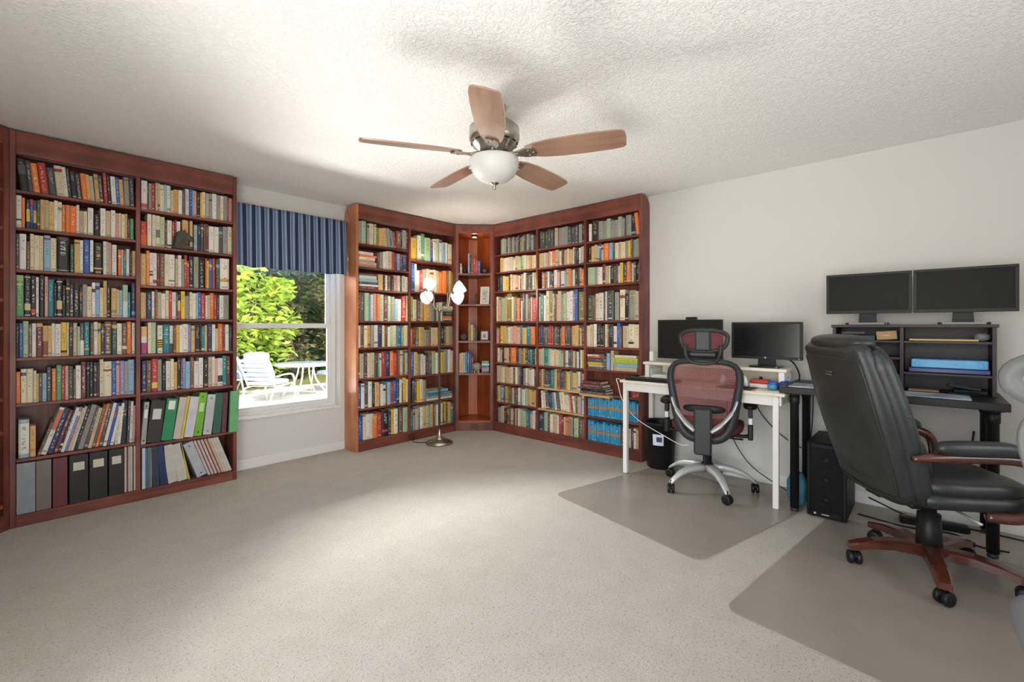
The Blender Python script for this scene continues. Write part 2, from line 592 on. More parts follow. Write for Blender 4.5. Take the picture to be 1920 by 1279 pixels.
# books, row by row: start (mm), shelf height (mm), then colour code + thickness / height (mm), .gap, @lean (degrees)
ROWS = {
 'L1': (26, 2069, '@-5.5 K35/199 .1 D21/194 O29/184 .2 R36/194 .2 D34/173 @-5 C36/194 W17/194 D16/190 K27/177 D23/168 .1 O25/173 A18/173 I20/168 .1 @-4 A21/184 D21/181 .2 @-3 R19/205 K17/199 .2 W25/190 B20/190 A22/181 @-2 G28/201 .2 D24/203'),
 'L2': (6, 1840, 'W25/199 O14/188 .5 N16/180 B14/184 Y15/180 D15/184 A20/192 I18/192 A24/188 W17/199 C19/194 O17/180 O19/180 O32/180 W14/192 I20/155 C18/155 .3 W28/184 .3 K28/150 .3 W27/192 I27/180 W23/188 P20/171 C10/176 .2 C20/171 A12/176 .2 D16/146 E18/150'),
 'L3': (6, 1582, 'D15/219 W29/221 .2 S14/178 C17/226 C24/221 C17/221 .2 L29/226 C28/214 K60/228 .3 F17/186 .3 A26/219 W16/219 .2 B32/226 W16/226 .2 K47/214 W17/226 I15/226 P11/221 .2 W25/209 .8 O17/181 I10/181 T18/181 W16/190 K14/176 A20/181'),
 'L4': (6, 1292, 'E33/254 .3 K27/259 K23/256 W12/248 .3 K21/262 .2 P14/254 T28/238 K11/216 K27/248 K15/205 K20/248 D17/211 K28/216 K15/200 G22/216 C24/205 W16/232 L23/232 C18/200 A18/248 K18/221 .5 A28/200 I15/194 L17/189 H28/227 T15/178 .4 N21/243'),
 'L5': (6, 1038, 'K14/211 B16/213 H24/225 S14/206 W19/211 M28/215 A23/197 A17/197 W15/211 W27/208 Y28/218 C10/218 K19/215 I20/215 H13/192 D20/215 T26/220 .4 S17/215 W21/222 Y15/215 N19/211 S35/225 .2 F27/225 W26/213 S26/215 O24/225 .4 W16/218'),
 'L6': (6, 754, 'O19/195 .2 C24/211 C30/211 C13/198 A10/179 S15/179 L20/179 D20/216 .3 O20/206 E24/227 R16/219 P16/219 F23/216 S11/195 W25/219 M27/242 K16/240 K17/240 K22/235 M7/235 .4 C19/253 C42/237 B23/237 P20/237 V24/237 G20/232 L35/242'),
 'L7': (17, 415, 'W46/236 .2 A26/192 .4 @17 S15/211 W26/300 @16 N31/288 M20/275 K14/275 @15 W16/288 V16/288 I16/281 @14 W12/288 K17/294 G29/294 D22/281 @12 I20/268 S18/288 O15/291 @11 D23/288 W18/291 B18/288 W18/249 .6 @5 W16/262 W16/281 @2 K33/297 D14/294 W14/288 P17/256'),
 'R1': (610, 2068, 'W34/204 F8/195 G16/191 R20/197 .2 I14/204 I12/204 C25/197 L19/204 W21/202 I19/169 A28/182 W24/182 D18/187 W27/202 B18/204 L9/202 P18/197 K23/191 Y14/191 C21/200 .2 I21/195 G24/200 W31/204 G24/197 C22/197 G25/200 R10/195 P25/191'),
 'R2': (603, 1808, 'R41/173 C24/230 .4 W22/230 C24/228 H28/223 M14/202 W29/206 R17/202 M11/216 W23/206 .13 A37/223 .9 A18/223 .9 L22/197 K22/206 D20/216 S9/216 M23/216 W37/204 W31/204 D29/211 G34/216 C32/221'),
 'R3': (606, 1525, 'A33/224 O18/250 W20/237 W22/237 M20/237 S26/237 C26/237 W36/237 .2 I17/210 W21/237 G17/210 R18/242 R12/200 K30/237 G32/237 .4 K33/216 .8 O10/231 Y12/216 B23/231 R19/237 .6 F28/237 W66/245'),
 'R4': (606, 1286, 'A23/186 I9/184 .2 N30/188 W16/197 .2 S14/210 I22/193 W26/186 C19/208 R19/208 W28/199 D8/193 S17/180 .4 Y25/208 G28/175 C16/204 W26/197 L12/201 B20/206 R25/197 .4 W15/184 I17/188 O25/206 R17/191 K19/186 W30/191 G39/193'),
 'R5': (610, 1035, 'P33/194 .5 C21/224 H26/224 .9 W30/203 .2 T40/208 W20/201 S17/201 Y21/206 W19/206 W36/213 V19/208 A23/201 K36/208 K8/203 T22/196 A16/206 .4 N29/213 W23/210 I19/178 O32/215 M15/210 W26/210 .2 K20/203'),
 'R6': (613, 760, 'N28/224 S28/224 R34/235 G24/229 .4 K22/199 W28/214 C19/229 A23/204 K19/235 D12/229 V20/229 L28/204 S24/237 W30/204 W29/229 .4 K29/219 I27/232 W19/232 P19/219 W34/219 T26/237 M31/232'),
 'A1': (2279, 2050, 'G36/219 H47/223 .11 G22/207 C56/214 .7 C23/214 U30/183 A58/183 @-5 .4 I35/193 G32/193 T24/188 @-8 G20/176 R28/169 @0 S57/183 K17/197 G50/207 M21/197'),
 'A2': (2487, 1820, 'S30/147 G38/168 W39/176 C67/189 R32/189 D28/178 V41/178 D25/178 N59/178'),
 'A3': (2503, 1600, 'A53/160 K23/150 W23/156 S47/160 K32/152 P48/166 W28/166 D25/164 C41/168 W34/160'),
 'A4': (2269, 1285, 'M39/280 D28/266 .14 H51/280 L18/260 W22/266 P41/274 O34/274 H46/271 M50/266 H35/260 G48/254 L36/236 W45/233 .4 R50/266 I25/274'),
 'A5': (2271, 1020, 'W31/218 S39/225 C35/220 A40/220 G36/223 W41/223 N49/228 C30/220 S35/211 W31/203 H35/216 C40/220 T24/216 B33/211 E21/196 A21/208 C46/220'),
 'A6': (2269, 716, 'S28/236 I46/244 D33/236 C37/244 I45/250 D34/236 E19/227 W23/239 R43/256 N63/256 O40/256 R49/239 S25/250 C42/256 S21/250 H42/261'),
 'A7': (2269, 419, 'B41/238 W35/244 D42/249 W43/258 K29/235 A55/244 .15 W26/222 C34/208 .19 L35/235 R31/235 B40/244 N36/249 W28/249 S16/244 Y45/263 W17/244'),
 'A8': (2271, 103, 'B60/237 C36/231 W43/249 C33/249 O41/243 R60/249 K73/260 N35/243 Y36/260 W48/260 .8 S41/272 .12 H59/260'),
 'B1': (2899, 1957, 'Y74/236 .9 W49/272 E45/295 H83/262 B37/216 W47/262 H38/269 W44/262 L49/243 W30/243 .15 C60/236'),
 'B2': (2903, 1610, 'B43/311 W26/301 W35/235 R44/235 G54/255 I41/262 C55/255 W28/262 I47/255 O57/245 O58/262 S34/271 A30/271 U30/262'),
 'B3': (2883, 1290, 'Z41/264 W51/234 S42/234 I48/219 .10 Y44/228 P39/210 G60/204 S25/204 H41/210 W41/210'),
 'B4': (2883, 1010, 'O29/195 M50/203 U38/195 A73/213 G70/182 S22/221 I68/208 A37/208 D33/203 K47/218 S29/213 A48/218 G59/224'),
 'B5': (2887, 694, 'B49/260 A46/255 G42/231 C38/231 W30/213 N35/225 S49/237 H54/255 W27/237 I37/237 .9 Y47/237 G38/255 V24/249 W44/266 I29/252'),
 'B6': (2910, 396, 'F28/245 S37/250 Y42/239 C38/250 G43/239'),
 'B7': (2887, 100, 'T39/221 G27/229 I44/229 T21/221 W42/237 A35/248 H36/248 G22/235 A37/254 S30/243 I26/235 W23/237 G31/243 C31/248 K16/235 Y28/259 S32/229 A49/248 T33/229'),
 'C1': (-3703, 2070, 'G30/176 H27/183 G32/174 D29/181 G29/183 D31/176 G34/183 D28/170 G31/174 D28/185 U30/163 G35/172 D32/183 G35/185 D32/187 G34/168'),
 'C2': (-3710, 1865, 'A52/165 C29/154 W36/159 C43/161 C43/161 W35/146 I28/165 A28/163 H34/150 H34/163 C41/161 C40/152 A33/152 C39/146 C32/146'),
 'C3': (-3740, 1640, 'K20/178 F47/185 C40/178 Y59/166 S19/174 C32/189 A19/166 C38/176 P38/168 C31/164 M18/172 I24/176 W42/189 K36/176 D36/166 K23/164 C29/182 A35/182'),
 'C4': (-3771, 1288, 'C32/292 P39/252 H63/272 A37/289 U74/319 C30/282 G30/269 S24/279 O41/266 K17/279 W23/262 D40/305 G40/299 S39/252 P22/266 R66/252'),
 'C5': (-3771, 1032, 'P45/186 S22/186 Y37/205 A51/203 H29/184 W36/191 I21/198 P28/194 P42/205 .7 P55/189 T34/210 A61/184 T60/196 O59/196'),
 'C6': (-3763, 810, 'W38/168 .15 I30/170 K30/170 P37/172 I36/174 S29/170 O78/178 .14 N35/178 G35/174 U34/160 Y27/176 D34/182 F40/174 T33/166 F39/170 W26/178'),
 'C7': (-3763, 575, 'I38/196 I37/196 C30/178 W22/181 A44/185 I43/181 C43/189 S28/181 W35/189 G35/183 D28/172 K21/198 G47/185 W20/191 I33/183 C26/172 W39/185 D26/191'),
 'C8': (-3771, 348, 'U30/188 I29/190 G22/174 L36/170 D22/190 A36/190 U35/180 S35/184 I35/180 S28/190 D27/180 W41/188 G27/193 W47/178 H33/193 A52/184 A51/170 A32/188'),
 'C9': (-3755, 107, 'G54/172 I54/194 K46/172 S52/183 I45/181 M25/194 C25/188 S25/181 W31/192 H25/192 I31/183 H30/177 T42/183 D18/177 I41/183 W35/199 S23/183'),
 'D1': (-3116, 2070, 'D38/187 F38/176 D37/176 F43/194 D36/181 .12 I42/194 .12 G41/187 G29/189 G46/191 D45/172 D45/176 D33/185 .6 G44/189 K32/194'),
 'D2': (-3123, 1865, 'A29/155 I35/154 C29/157 I34/152 P28/166 W22/159 O44/166 I43/168 .5 C32/150 S21/165 U21/157 P26/157 C26/166 A41/154 .5 W20/170 D30/152 K25/150 W20/157 I49/168'),
 'D3': (-3091, 1640, 'D22/180 O22/166 D44/178 W22/174 D32/168 K21/166 W42/185 .5 P31/160 M21/176 W41/166 L20/170 A40/185 O30/178 G20/164 W24/168 K39/170 D19/185 I14/180 O43/162'),
 'D4': (-3127, 1288, 'C21/299 T46/289 W30/276 C45/322 U44/322 C19/289 S29/266 P19/279 I43/312 G37/272 H28/286 W41/299 W45/305 V27/272 B31/315 .9 U77/292'),
 'D5': (-3127, 1032, 'D23/196 N34/208 D28/198 S28/194 S33/198 R27/205 R22/198 D22/184 T16/198 F27/189 K21/191 S21/184 O42/201 D36/205 D35/203 S20/198 A45/203 A39/210 S19/191 A19/184 D33/210'),
 'D6': (-3127, 810, 'I52/176 H23/186 T51/182 H28/184 C27/178 C27/170 I27/178 C32/172 H32/168 I26/164 S21/180 W41/170 D36/164 S20/186 I30/168 S20/162 W30/162 K10/186 W24/184 Y34/178'),
 'D7': (-3127, 575, 'S31/187 A30/194 S24/200 D48/181 N24/181 T58/196 A29/204 S40/183 D50/185 S33/198 Y27/189 C16/187 G22/202 A59/181 I26/198 W21/198 S21/194 P31/181'),
 'D8': (-3085, 348, '@-4 W23/188 C34/172 D45/180 N33/174 T27/178 @-7 G22/186 W22/184 D43/195 C63/195 C31/170 W26/180 A15/176 R30/176 W25/172 .5 @0 S20/172 I35/174 V15/176 W34/195'),
 'D9': (-3127, 107, 'N69/186 H45/203 .6 S34/177 W33/192 P27/199 I27/197 C27/190 .5 R37/203 M21/186 I26/183 O36/186 G51/197 D20/194 H50/194 S59/190 I15/177'),
 'E1': (-2486, 2070, 'W31/172 K77/198 G45/183 G45/178 H39/194 G44/168 G38/168 H38/194 G33/172 D9/168 G55/194 K45/194 @-6 .11 O35/202'),
 'E2': (-2491, 1865, 'K35/152 A34/154 A29/165 L29/152 D19/172 I24/154 O51/166 .5 L46/165 D23/161 C36/155 I31/161 C40/154 G22/161 Y34/163 S21/170 G34/163 G25/168 I12/159'),
 'E3': (-2502, 1640, 'H83/172 G29/170 W33/168 W23/166 M33/189 I32/170 C23/172 K45/162 S18/164 D18/176 W22/160 Y31/189 D39/182 O34/193 S17/182 I21/172 D21/185 K25/162 P16/178'),
 'E4': (-2511, 1288, 'F68/252 S26/246 C46/262 W50/269 M15/276 W20/279 D73/286 .10 G43/266 .14 C51/286 K46/246 G63/276 I31/266 P18/246'),
 'E5': (-2511, 1032, 'C36/205 I36/217 .5 W35/222 K40/219 K44/205 .5 C29/219 S19/208 K48/210 .5 W33/201 B28/230 S19/201 .9 I59/203 C58/219 C61/215'),
 'E6': (-2289, 810, 'L35/162 .8 I30/190'),
 'E7': (-2029, 575, 'S21/198 R25/185 R21/178 R21/185'),
 'E8': (-2502, 348, 'Q26/174 Q25/170 Q25/180 Q25/180 Q25/186 Q25/195 Q24/178 Q24/172 Q24/184 Q24/193 Q24/172 Q24/193 Q23/190 Q23/186 Q23/195 Q23/182 Q23/190 Q23/172 Q22/193 Q22/180 Q22/188 Q22/186 Q22/172'),
 'E9': (-2502, 107, 'Q26/199 Q25/192 Q25/197 Q25/172 Q25/188 Q25/177 Q24/179 Q24/199 Q24/186 Q24/172 Q24/190 Q24/175 Q23/192 Q23/175 Q23/194 S52/177 D37/186 I19/177 D28/172 W23/183 A23/175'),
}

# ------------------------------------------------------------------ bookcases
ZL = [2.069, 1.84, 1.582, 1.292, 1.038, .7545, .415, .0725]
ZR = [2.068, 1.808, 1.525, 1.286, 1.035, .76, .39, .075]
ZA = [2.05, 1.82, 1.60, 1.285, 1.02, .716, .419, .103]
ZB = [1.957, 1.61, 1.29, 1.01, .694, .396, .10]
ZC = [2.07, 1.865, 1.64, 1.288, 1.032, .81, .575, .348, .107]
HC = 2.428
T = 0.025


def side_profile(depth, rnd):
    """outline of an end panel in (depth, z): the top back corner is rounded"""
    if rnd:
        return [(0, 0), (depth, 0)] + arc(depth - 0.10, HC - 0.10, 0.10, 0, 90, 8) + [(0, HC)]
    return [(0, 0), (depth, 0), (depth, HC), (0, HC)]


def bookcase(label, loc, rz, length, depth, cols, base_top, round_l=False, round_r=False, left_mat=None):
    """local X runs left to right seen from the room, local Y from the front to the wall"""
    t = thing('bookcase', label, 'bookcase', loc, rz)
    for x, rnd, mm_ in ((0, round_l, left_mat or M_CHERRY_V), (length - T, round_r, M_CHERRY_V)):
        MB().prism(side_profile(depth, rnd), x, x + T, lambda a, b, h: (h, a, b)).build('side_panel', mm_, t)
    for i, (lo, hi, zs, mats_) in enumerate(cols):
        if i:
            MB().box((lo - T, 0.004, base_top - 0.02), (lo, depth - 0.006, 2.285), 0.002).build('divider', M_CHERRY_V, t)
        for k, z in enumerate(zs):
            if z > base_top + 0.05:
                MB().box((lo, 0.006, z - 0.02), (hi, depth - 0.006, z), 0.003).build('shelf', mats_.get(k, M_CHERRY) if mats_ else M_CHERRY, t)
    MB().box((T, 0.002, base_top - 0.02), (length - T, depth - 0.006, base_top), 0.002).build('bottom_shelf', M_CHERRY, t)
    MB().box((T, 0.0, 0.0), (length - T, 0.02, base_top - 0.02), 0.003).build('plinth', M_CHERRY, t)
    MB().box((T, 0.0, 2.285), (length - T, 0.02, HC), 0.003).build('header', M_CHERRY, t)
    MB().box((T, 0.02, 2.40), (length - T, depth - 0.03, HC - 0.004)).build('top_board', M_CHERRY, t)
    nb = max(4, int(length / 0.14))
    for k in range(nb):                                        # tongued back boards
        x0 = T + (length - 2 * T) * k / nb
        x1 = T + (length - 2 * T) * (k + 1) / nb
        MB().box((x0 + 0.0003, depth - 0.006, 0.05), (x1 - 0.0003, depth - 0.001, HC - 0.1)).build('back_board', M_CHERRY_V, t)
    return t


LEN_L, LEN_A, LEN_R = 1.2285, 1.269, 1.895
bookcase('large red-brown bookcase left of the window, full of books and binders', (-0.02, YF, 0), 0, LEN_L, 0.229,
         [(T, 0.598, ZL, None), (0.622, LEN_L - T, ZR, None)], 0.0735)
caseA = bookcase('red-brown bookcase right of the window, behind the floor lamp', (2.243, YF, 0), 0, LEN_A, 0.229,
                 [(T, 0.614, ZA, None), (0.639, LEN_A - T, ZB, None)], 0.102, round_l=True, left_mat=M_PINE_WINLIT)
caseR = bookcase('three-column red-brown bookcase against the white desk wall', (XF, 3.81, 0), math.radians(-90), LEN_R, XR - XF - 0.001,
                 [(T, 0.657, ZC, None), (0.682, 1.273, ZC, {6: M_PINE_LIGHT, 7: M_PINE_LIGHT}), (1.298, LEN_R - T, ZC, None)], 0.107, round_r=True)
# the pale board that sticks out of the third column
MB().box((1.262, -0.055, 0.548), (1.60, 0.15, 0.574), 0.003).build('loose_shelf_board', M_PINE_LIGHT, caseR)


def corner_case(label, P0, P1, W0, W1, WC, zs, puck=True):
    """corner unit: P0-P1 is the 45 degree front, W0 / W1 where it meets the walls, WC the room corner"""
    t = thing('corner_bookcase', label, 'bookcase', (0, 0, 0))
    P0, P1, W0, W1, WC = [Vector((*p, 0)) for p in (P0, P1, W0, W1, WC)]
    d = (P1 - P0).normalized()
    inw = Vector((-d.y, d.x, 0))
    if (WC - P0).dot(inw) < 0:
        inw = -inw
    ctr = (P0 + P1 + W0 + W1 + WC) / 5

    def slab(pts, z0, z1, name, m, par=t):
        return MB().prism([(p.x, p.y) for p in pts], z0, z1).build(name, m, par)

    def board(a, b, th, z0, z1, name, m):
        e = (b - a).normalized()
        nn = Vector((-e.y, e.x, 0))
        if (ctr - a).dot(nn) < 0:
            nn = -nn
        return slab([a, b, b + nn * th, a + nn * th], z0, z1, name, m)
    g = 0.004
    pent = [P0 + inw * g, P1 + inw * g, W1 + (ctr - W1).normalized() * 0.012, WC + (ctr - WC).normalized() * 0.014, W0 + (ctr - W0).normalized() * 0.012]
    for z in zs:
        slab(pent, z - 0.022, z, 'shelf', M_PINE_BACK if z < 0.2 else M_CHERRY)
    slab(pent, 2.33, 2.35, 'top_board', M_PINE_BACK)
    slab([P0, P1, P1 + inw * 0.02, P0 + inw * 0.02], 2.335, HC, 'header', M_CHERRY)
    slab([P0, P1, P1 + inw * 0.02, P0 + inw * 0.02], 0.0, 0.095, 'plinth', M_CHERRY)
    for a in (P0, P1 - d * 0.03):
        slab([a, a + d * 0.03, a + d * 0.03 + inw * 0.022, a + inw * 0.022], 0.095, 2.335, 'post', M_CHERRY_V)
    board(P0 + (W0 - P0) * 0.06, W0, 0.012, 0.0, 2.34, 'side_panel', M_PINE_BACK)
    board(P1 + (W1 - P1) * 0.06, W1, 0.012, 0.0, 2.34, 'side_panel', M_PINE_BACK)
    for a, b in ((W0, WC), (W1, WC)):
        for k in range(3):
            q0, q1 = a + (b - a) * (k / 3 + 0.004), a + (b - a) * ((k + 1) / 3 - 0.004)
            board(q0, q1, 0.008, 0.09, 2.33, 'back_board', M_PINE_BACK)
    c0 = WC + (ctr - WC).normalized() * 0.075
    slab([c0 - d * 0.055, c0 + d * 0.055, c0 + d * 0.055 + inw * 0.012, c0 - d * 0.055 + inw * 0.012], 0.09, 2.33, 'corner_strip', M_PINE_STRIP)
    if puck:
        c = (P0 + P1) / 2 + inw * 0.12
        MB().lathe([(0.034, 0), (0.036, 0.014), (0.036, 0.022)], 20, (c.x, c.y, 2.308)).build('puck_light', M_BLACK, t)
        MB().lathe([(0.026, -0.002), (0.026, 0.002)], 20, (c.x, c.y, 2.307)).build('puck_lens', mat('puck_lens', (255, 230, 190), 0.5, emit=((255, 226, 180), 4)), t)
        pl = add_light('puck_lamp', 'POINT', (c.x, c.y, 2.28), 0.3, (1, .82, .6), radius=0.02)
        pl.parent = t
        mo = (P0 + P1) / 2 - inw * 0.001
        slab([mo - d * 0.05, mo + d * 0.05, mo + d * 0.05 - inw * 0.006, mo - d * 0.05 - inw * 0.006], 0.02, 0.085, 'outlet_plate', mat('brown_outlet_plate', (86, 46, 38), 0.4))
    return t


corner_case('narrow corner bookcase between the two long book walls, amber inside', (3.512, YF), (XF, 3.81), (3.512, YW - .002), (XR - .002, 3.81), (XR - .002, YW - .002),
            [1.858, 1.495, 1.06, 0.678, 0.115])
corner_case('corner bookcase at the far left edge, only its post and shelf ends showing', (-0.335, 3.80), (-0.022, YF), (XL + .002, 3.80), (-0.022, YW - .002), (XL + .002, YW - .002),
            [2.06, 1.83, 1.60, 1.40, 1.23, 1.05, 0.80, 0.60, 0.16], puck=False)
# outlet in the plinth behind the lamp
MB().box((0.60, -0.006, 0.012), (0.70, 0.0, 0.078), 0.002).build('outlet_plate', mat('brown_outlet_plate', (86, 46, 38), 0.4), caseA)

# ------------------------------------------------------------------ books
PAL = {'W': ('white', (222, 216, 206)), 'C': ('cream', (218, 204, 172)), 'I': ('tan', (192, 174, 144)), 'K': ('black', (40, 37, 37)),
       'D': ('dark grey', (76, 76, 80)), 'G': ('grey', (146, 145, 134)), 'R': ('red', (176, 58, 50)), 'M': ('maroon', (108, 54, 54)),
       'O': ('orange', (224, 118, 52)), 'Y': ('yellow', (222, 180, 58)), 'P': ('pink', (210, 158, 146)), 'B': ('blue', (52, 92, 160)),
       'N': ('navy', (46, 56, 90)), 'L': ('light blue', (140, 176, 200)), 'T': ('teal', (46, 126, 136)), 'E': ('green', (92, 156, 108)),
       'F': ('dark green', (50, 78, 64)), 'H': ('pale green', (166, 188, 152)), 'S': ('brown', (112, 84, 66)), 'A': ('golden tan', (206, 168, 106)),
       'V': ('lavender', (138, 130, 176)), 'U': ('olive', (128, 118, 58)), 'Z': ('lime', (176, 192, 70)), 'Q': ('bright blue', (38, 142, 184))}
LIGHT = 'WCIYPLHAGZ'

M_BOOK = bpy.data.materials.new('book_cover')
M_BOOK.use_nodes = True
nt = M_BOOK.node_tree
bs = nt.nodes['Principled BSDF']
bs.inputs['Roughness'].default_value = 0.45


def N(kind, **kw):
    n = nt.nodes.new(kind)
    for k, v in kw.items():
        setattr(n, k, v)
    return n


def MTH(op, a, b=None):
    n = N('ShaderNodeMath', operation=op)
    for i, v in enumerate((a, b)):
        if v is None:
            continue
        if isinstance(v, (int, float)):
            n.inputs[i].default_value = v
        else:
            nt.links.new(v, n.inputs[i])
    return n.outputs[0]


aC = N('ShaderNodeAttribute', attribute_name='Col')
aA = N('ShaderNodeAttribute', attribute_name='Acc')
uv = N('ShaderNodeUVMap', uv_map='UV')
sep = N('ShaderNodeSeparateXYZ')
nt.links.new(uv.outputs[0], sep.inputs[0])
U_, V_, SD = sep.outputs[0], sep.outputs[1], aA.outputs['Alpha']
inside = MTH('LESS_THAN', MTH('ABSOLUTE', MTH('SUBTRACT', U_, 0.5)), 0.2)
lo_ = MTH('MULTIPLY_ADD', SD, 0.5)
nt.nodes[-1].inputs[2].default_value = 0.12
v_in = MTH('MULTIPLY', MTH('GREATER_THAN', V_, lo_), MTH('LESS_THAN', V_, 0.9))
cmb = N('ShaderNodeCombineXYZ')
nt.links.new(MTH('MULTIPLY', U_, 2.2), cmb.inputs[0])
nt.links.new(MTH('MULTIPLY', V_, 26.0), cmb.inputs[1])
nt.links.new(MTH('MULTIPLY', SD, 91.0), cmb.inputs[2])
tn = N('ShaderNodeTexNoise')
tn.inputs['Scale'].default_value = 1.0
tn.inputs['Detail'].default_value = 1.0
nt.links.new(cmb.outputs[0], tn.inputs['Vector'])
stroke = MTH('GREATER_THAN', tn.outputs['Fac'], 0.55)
# a band or publisher mark near the foot on about half of the spines
band = MTH('MULTIPLY', MTH('LESS_THAN', MTH('ABSOLUTE', MTH('SUBTRACT', V_, 0.07)), 0.022), MTH('LESS_THAN', MTH('ABSOLUTE', MTH('SUBTRACT', U_, 0.5)), 0.3))
band = MTH('MULTIPLY', band, MTH('GREATER_THAN', MTH('FRACT', MTH('MULTIPLY', SD, 13.7)), 0.5))
mask = MTH('MAXIMUM', MTH('MULTIPLY', MTH('MULTIPLY', inside, v_in), stroke), band)
mask = MTH('MULTIPLY', mask, 0.66)
mx = N('ShaderNodeMix', data_type='RGBA')
nt.links.new(mask, mx.inputs['Factor'])
nt.links.new(aC.outputs['Color'], mx.inputs['A'])
nt.links.new(aA.outputs['Color'], mx.inputs['B'])
nt.links.new(mx.outputs['Result'], bs.inputs['Base Color'])


class BookMesh:
    """boxes with their own corners, colour, accent and spine coordinates"""

    def __init__(s):
        s.v, s.f, s.c, s.a, s.u, s.sm = [], [], [], [], [], []

    def quad(s, pts, col, acc, uvs=None):
        o = len(s.v)
        s.v.extend(pts)
        s.f.append(tuple(range(o, o + len(pts))))
        s.c.extend([(*col, 1)] * len(pts))
        s.a.extend([acc] * len(pts))
        s.u.extend(uvs or [(-1, -1)] * len(pts))

    def box(s, lo, hi, col, acc, M, skip=()):
        x0, y0, z0 = lo
        x1, y1, z1 = hi
        P = [M @ Vector(p) for p in ((x0, y0, z0), (x1, y0, z0), (x1, y1, z0), (x0, y1, z0), (x0, y0, z1), (x1, y0, z1), (x1, y1, z1), (x0, y1, z1))]
        for k, q in enumerate(((0, 1, 5, 4), (1, 2, 6, 5), (2, 3, 7, 6), (3, 0, 4, 7), (4, 5, 6, 7), (3, 2, 1, 0))):
            if k not in skip:
                s.quad([P[i] for i in q], col, acc, [(0, 0), (1, 0), (1, 1), (0, 1)] if False else None)

    def book(s, w, h, d, col, acc, M, stripe=None, rounded=True):
        """spine at y = 0 facing -Y, x 0..w, z 0..h, pages behind"""
        w = w - 0.0006
        pc = lin((226, 214, 190))
        c = min(0.003, w * 0.12)
        b = w * 0.12 if rounded else 0.0
        # cover boards and the page block standing back from their edges
        s.box((0, b, 0), (c, d, h), col, acc, M)
        s.box((w - c, b, 0), (w, d, h), col, acc, M)
        s.box((c, b + 0.002, 0.003), (w - c, d - 0.004, h - 0.004), pc, acc, M, skip=(0, 1, 3))
        # spine: three facets
        xs = [0, w * 0.2, w * 0.8, w]
        ys = [b, b * 0.15, b * 0.15, b]
        for i in range(3):
            pts = [M @ Vector(p) for p in ((xs[i], ys[i], 0), (xs[i + 1], ys[i + 1], 0), (xs[i + 1], ys[i + 1], h), (xs[i], ys[i], h))]
            s.quad(pts, col, acc, [(xs[i] / w, 0), (xs[i + 1] / w, 0), (xs[i + 1] / w, 1), (xs[i] / w, 1)])
        for z in (0, h):
            pts = [M @ Vector((xs[i], ys[i], z)) for i in range(4)] + [M @ Vector((w, b + 0.004, z)), M @ Vector((0, b + 0.004, z))]
            s.quad(pts if z else pts[::-1], col, acc)
        for z0, z1, sc_ in (stripe or ()):
            e = 0.0006
            for i in range(3):
                pts = [M @ Vector(p) for p in ((xs[i], ys[i] - e, h * z0), (xs[i + 1], ys[i + 1] - e, h * z0), (xs[i + 1], ys[i + 1] - e, h * z1), (xs[i], ys[i] - e, h * z1))]
                s.quad(pts, sc_, acc)

    def build(s, name, parent=None):
        me = bpy.data.meshes.new(name)
        me.from_pydata([tuple(p) for p in s.v], [], s.f)
        a1 = me.color_attributes.new('Col', 'FLOAT_COLOR', 'POINT')
        a1.data.foreach_set('color', [x for c in s.c for x in c])
        a2 = me.color_attributes.new('Acc', 'FLOAT_COLOR', 'POINT')
        a2.data.foreach_set('color', [x for c in s.a for x in c])
        ul = me.uv_layers.new(name='UV')
        ul.data.foreach_set('uv', [x for p in me.loops for x in s.u[p.vertex_index]])
        me.materials.append(M_BOOK)
        return link(name, me, parent)


def parse(row):
    x0, z, txt = row
    out, x, lean = [], x0 / 1000, 0.0
    for tk in txt.split():
        if tk[0] == '@':
            lean = float(tk[1:])
        elif tk[0] == '.':
            x += int(tk[1:]) / 1000
        else:
            wd, hh = tk[1:].split('/')
            out.append((tk[0], x, int(wd) / 1000, int(hh) / 1000, lean))
            x += int(wd) / 1000
    return z / 1000, out


RB = random.Random(11)


def jitter(c, k=0.10):
    g = 1 + RB.uniform(-k, k)
    return tuple(max(0.0, min(1.0, v * g * (1 + RB.uniform(-0.04, 0.04)))) for v in lin(c))


def accent(code):
    if code in LIGHT:
        c = RB.choice([(110, 98, 90), (150, 90, 80), (100, 106, 124), (130, 116, 100)])
    else:
        c = RB.choice([(226, 218, 204), (214, 186, 120), (220, 214, 206), (200, 196, 190)])
    return (*lin(c), RB.random())


def stripes_for(code, w):
    r = RB.random()
    if code == 'Q':
        return [(0.42, 0.56, lin((176, 128, 78)))]
    if w < 0.012 or r < 0.72:
        return None
    if code in LIGHT:
        c = RB.choice([(150, 60, 52), (70, 90, 130), (60, 56, 54), (200, 150, 70), (120, 140, 110)])
    else:
        c = RB.choice([(220, 210, 190), (206, 170, 100), (190, 70, 56), (120, 150, 180)])
    z = RB.choice([0.08, 0.16, 0.72, 0.8, 0.88])
    return [(z, z + RB.choice([0.05, 0.1]), lin(c))]


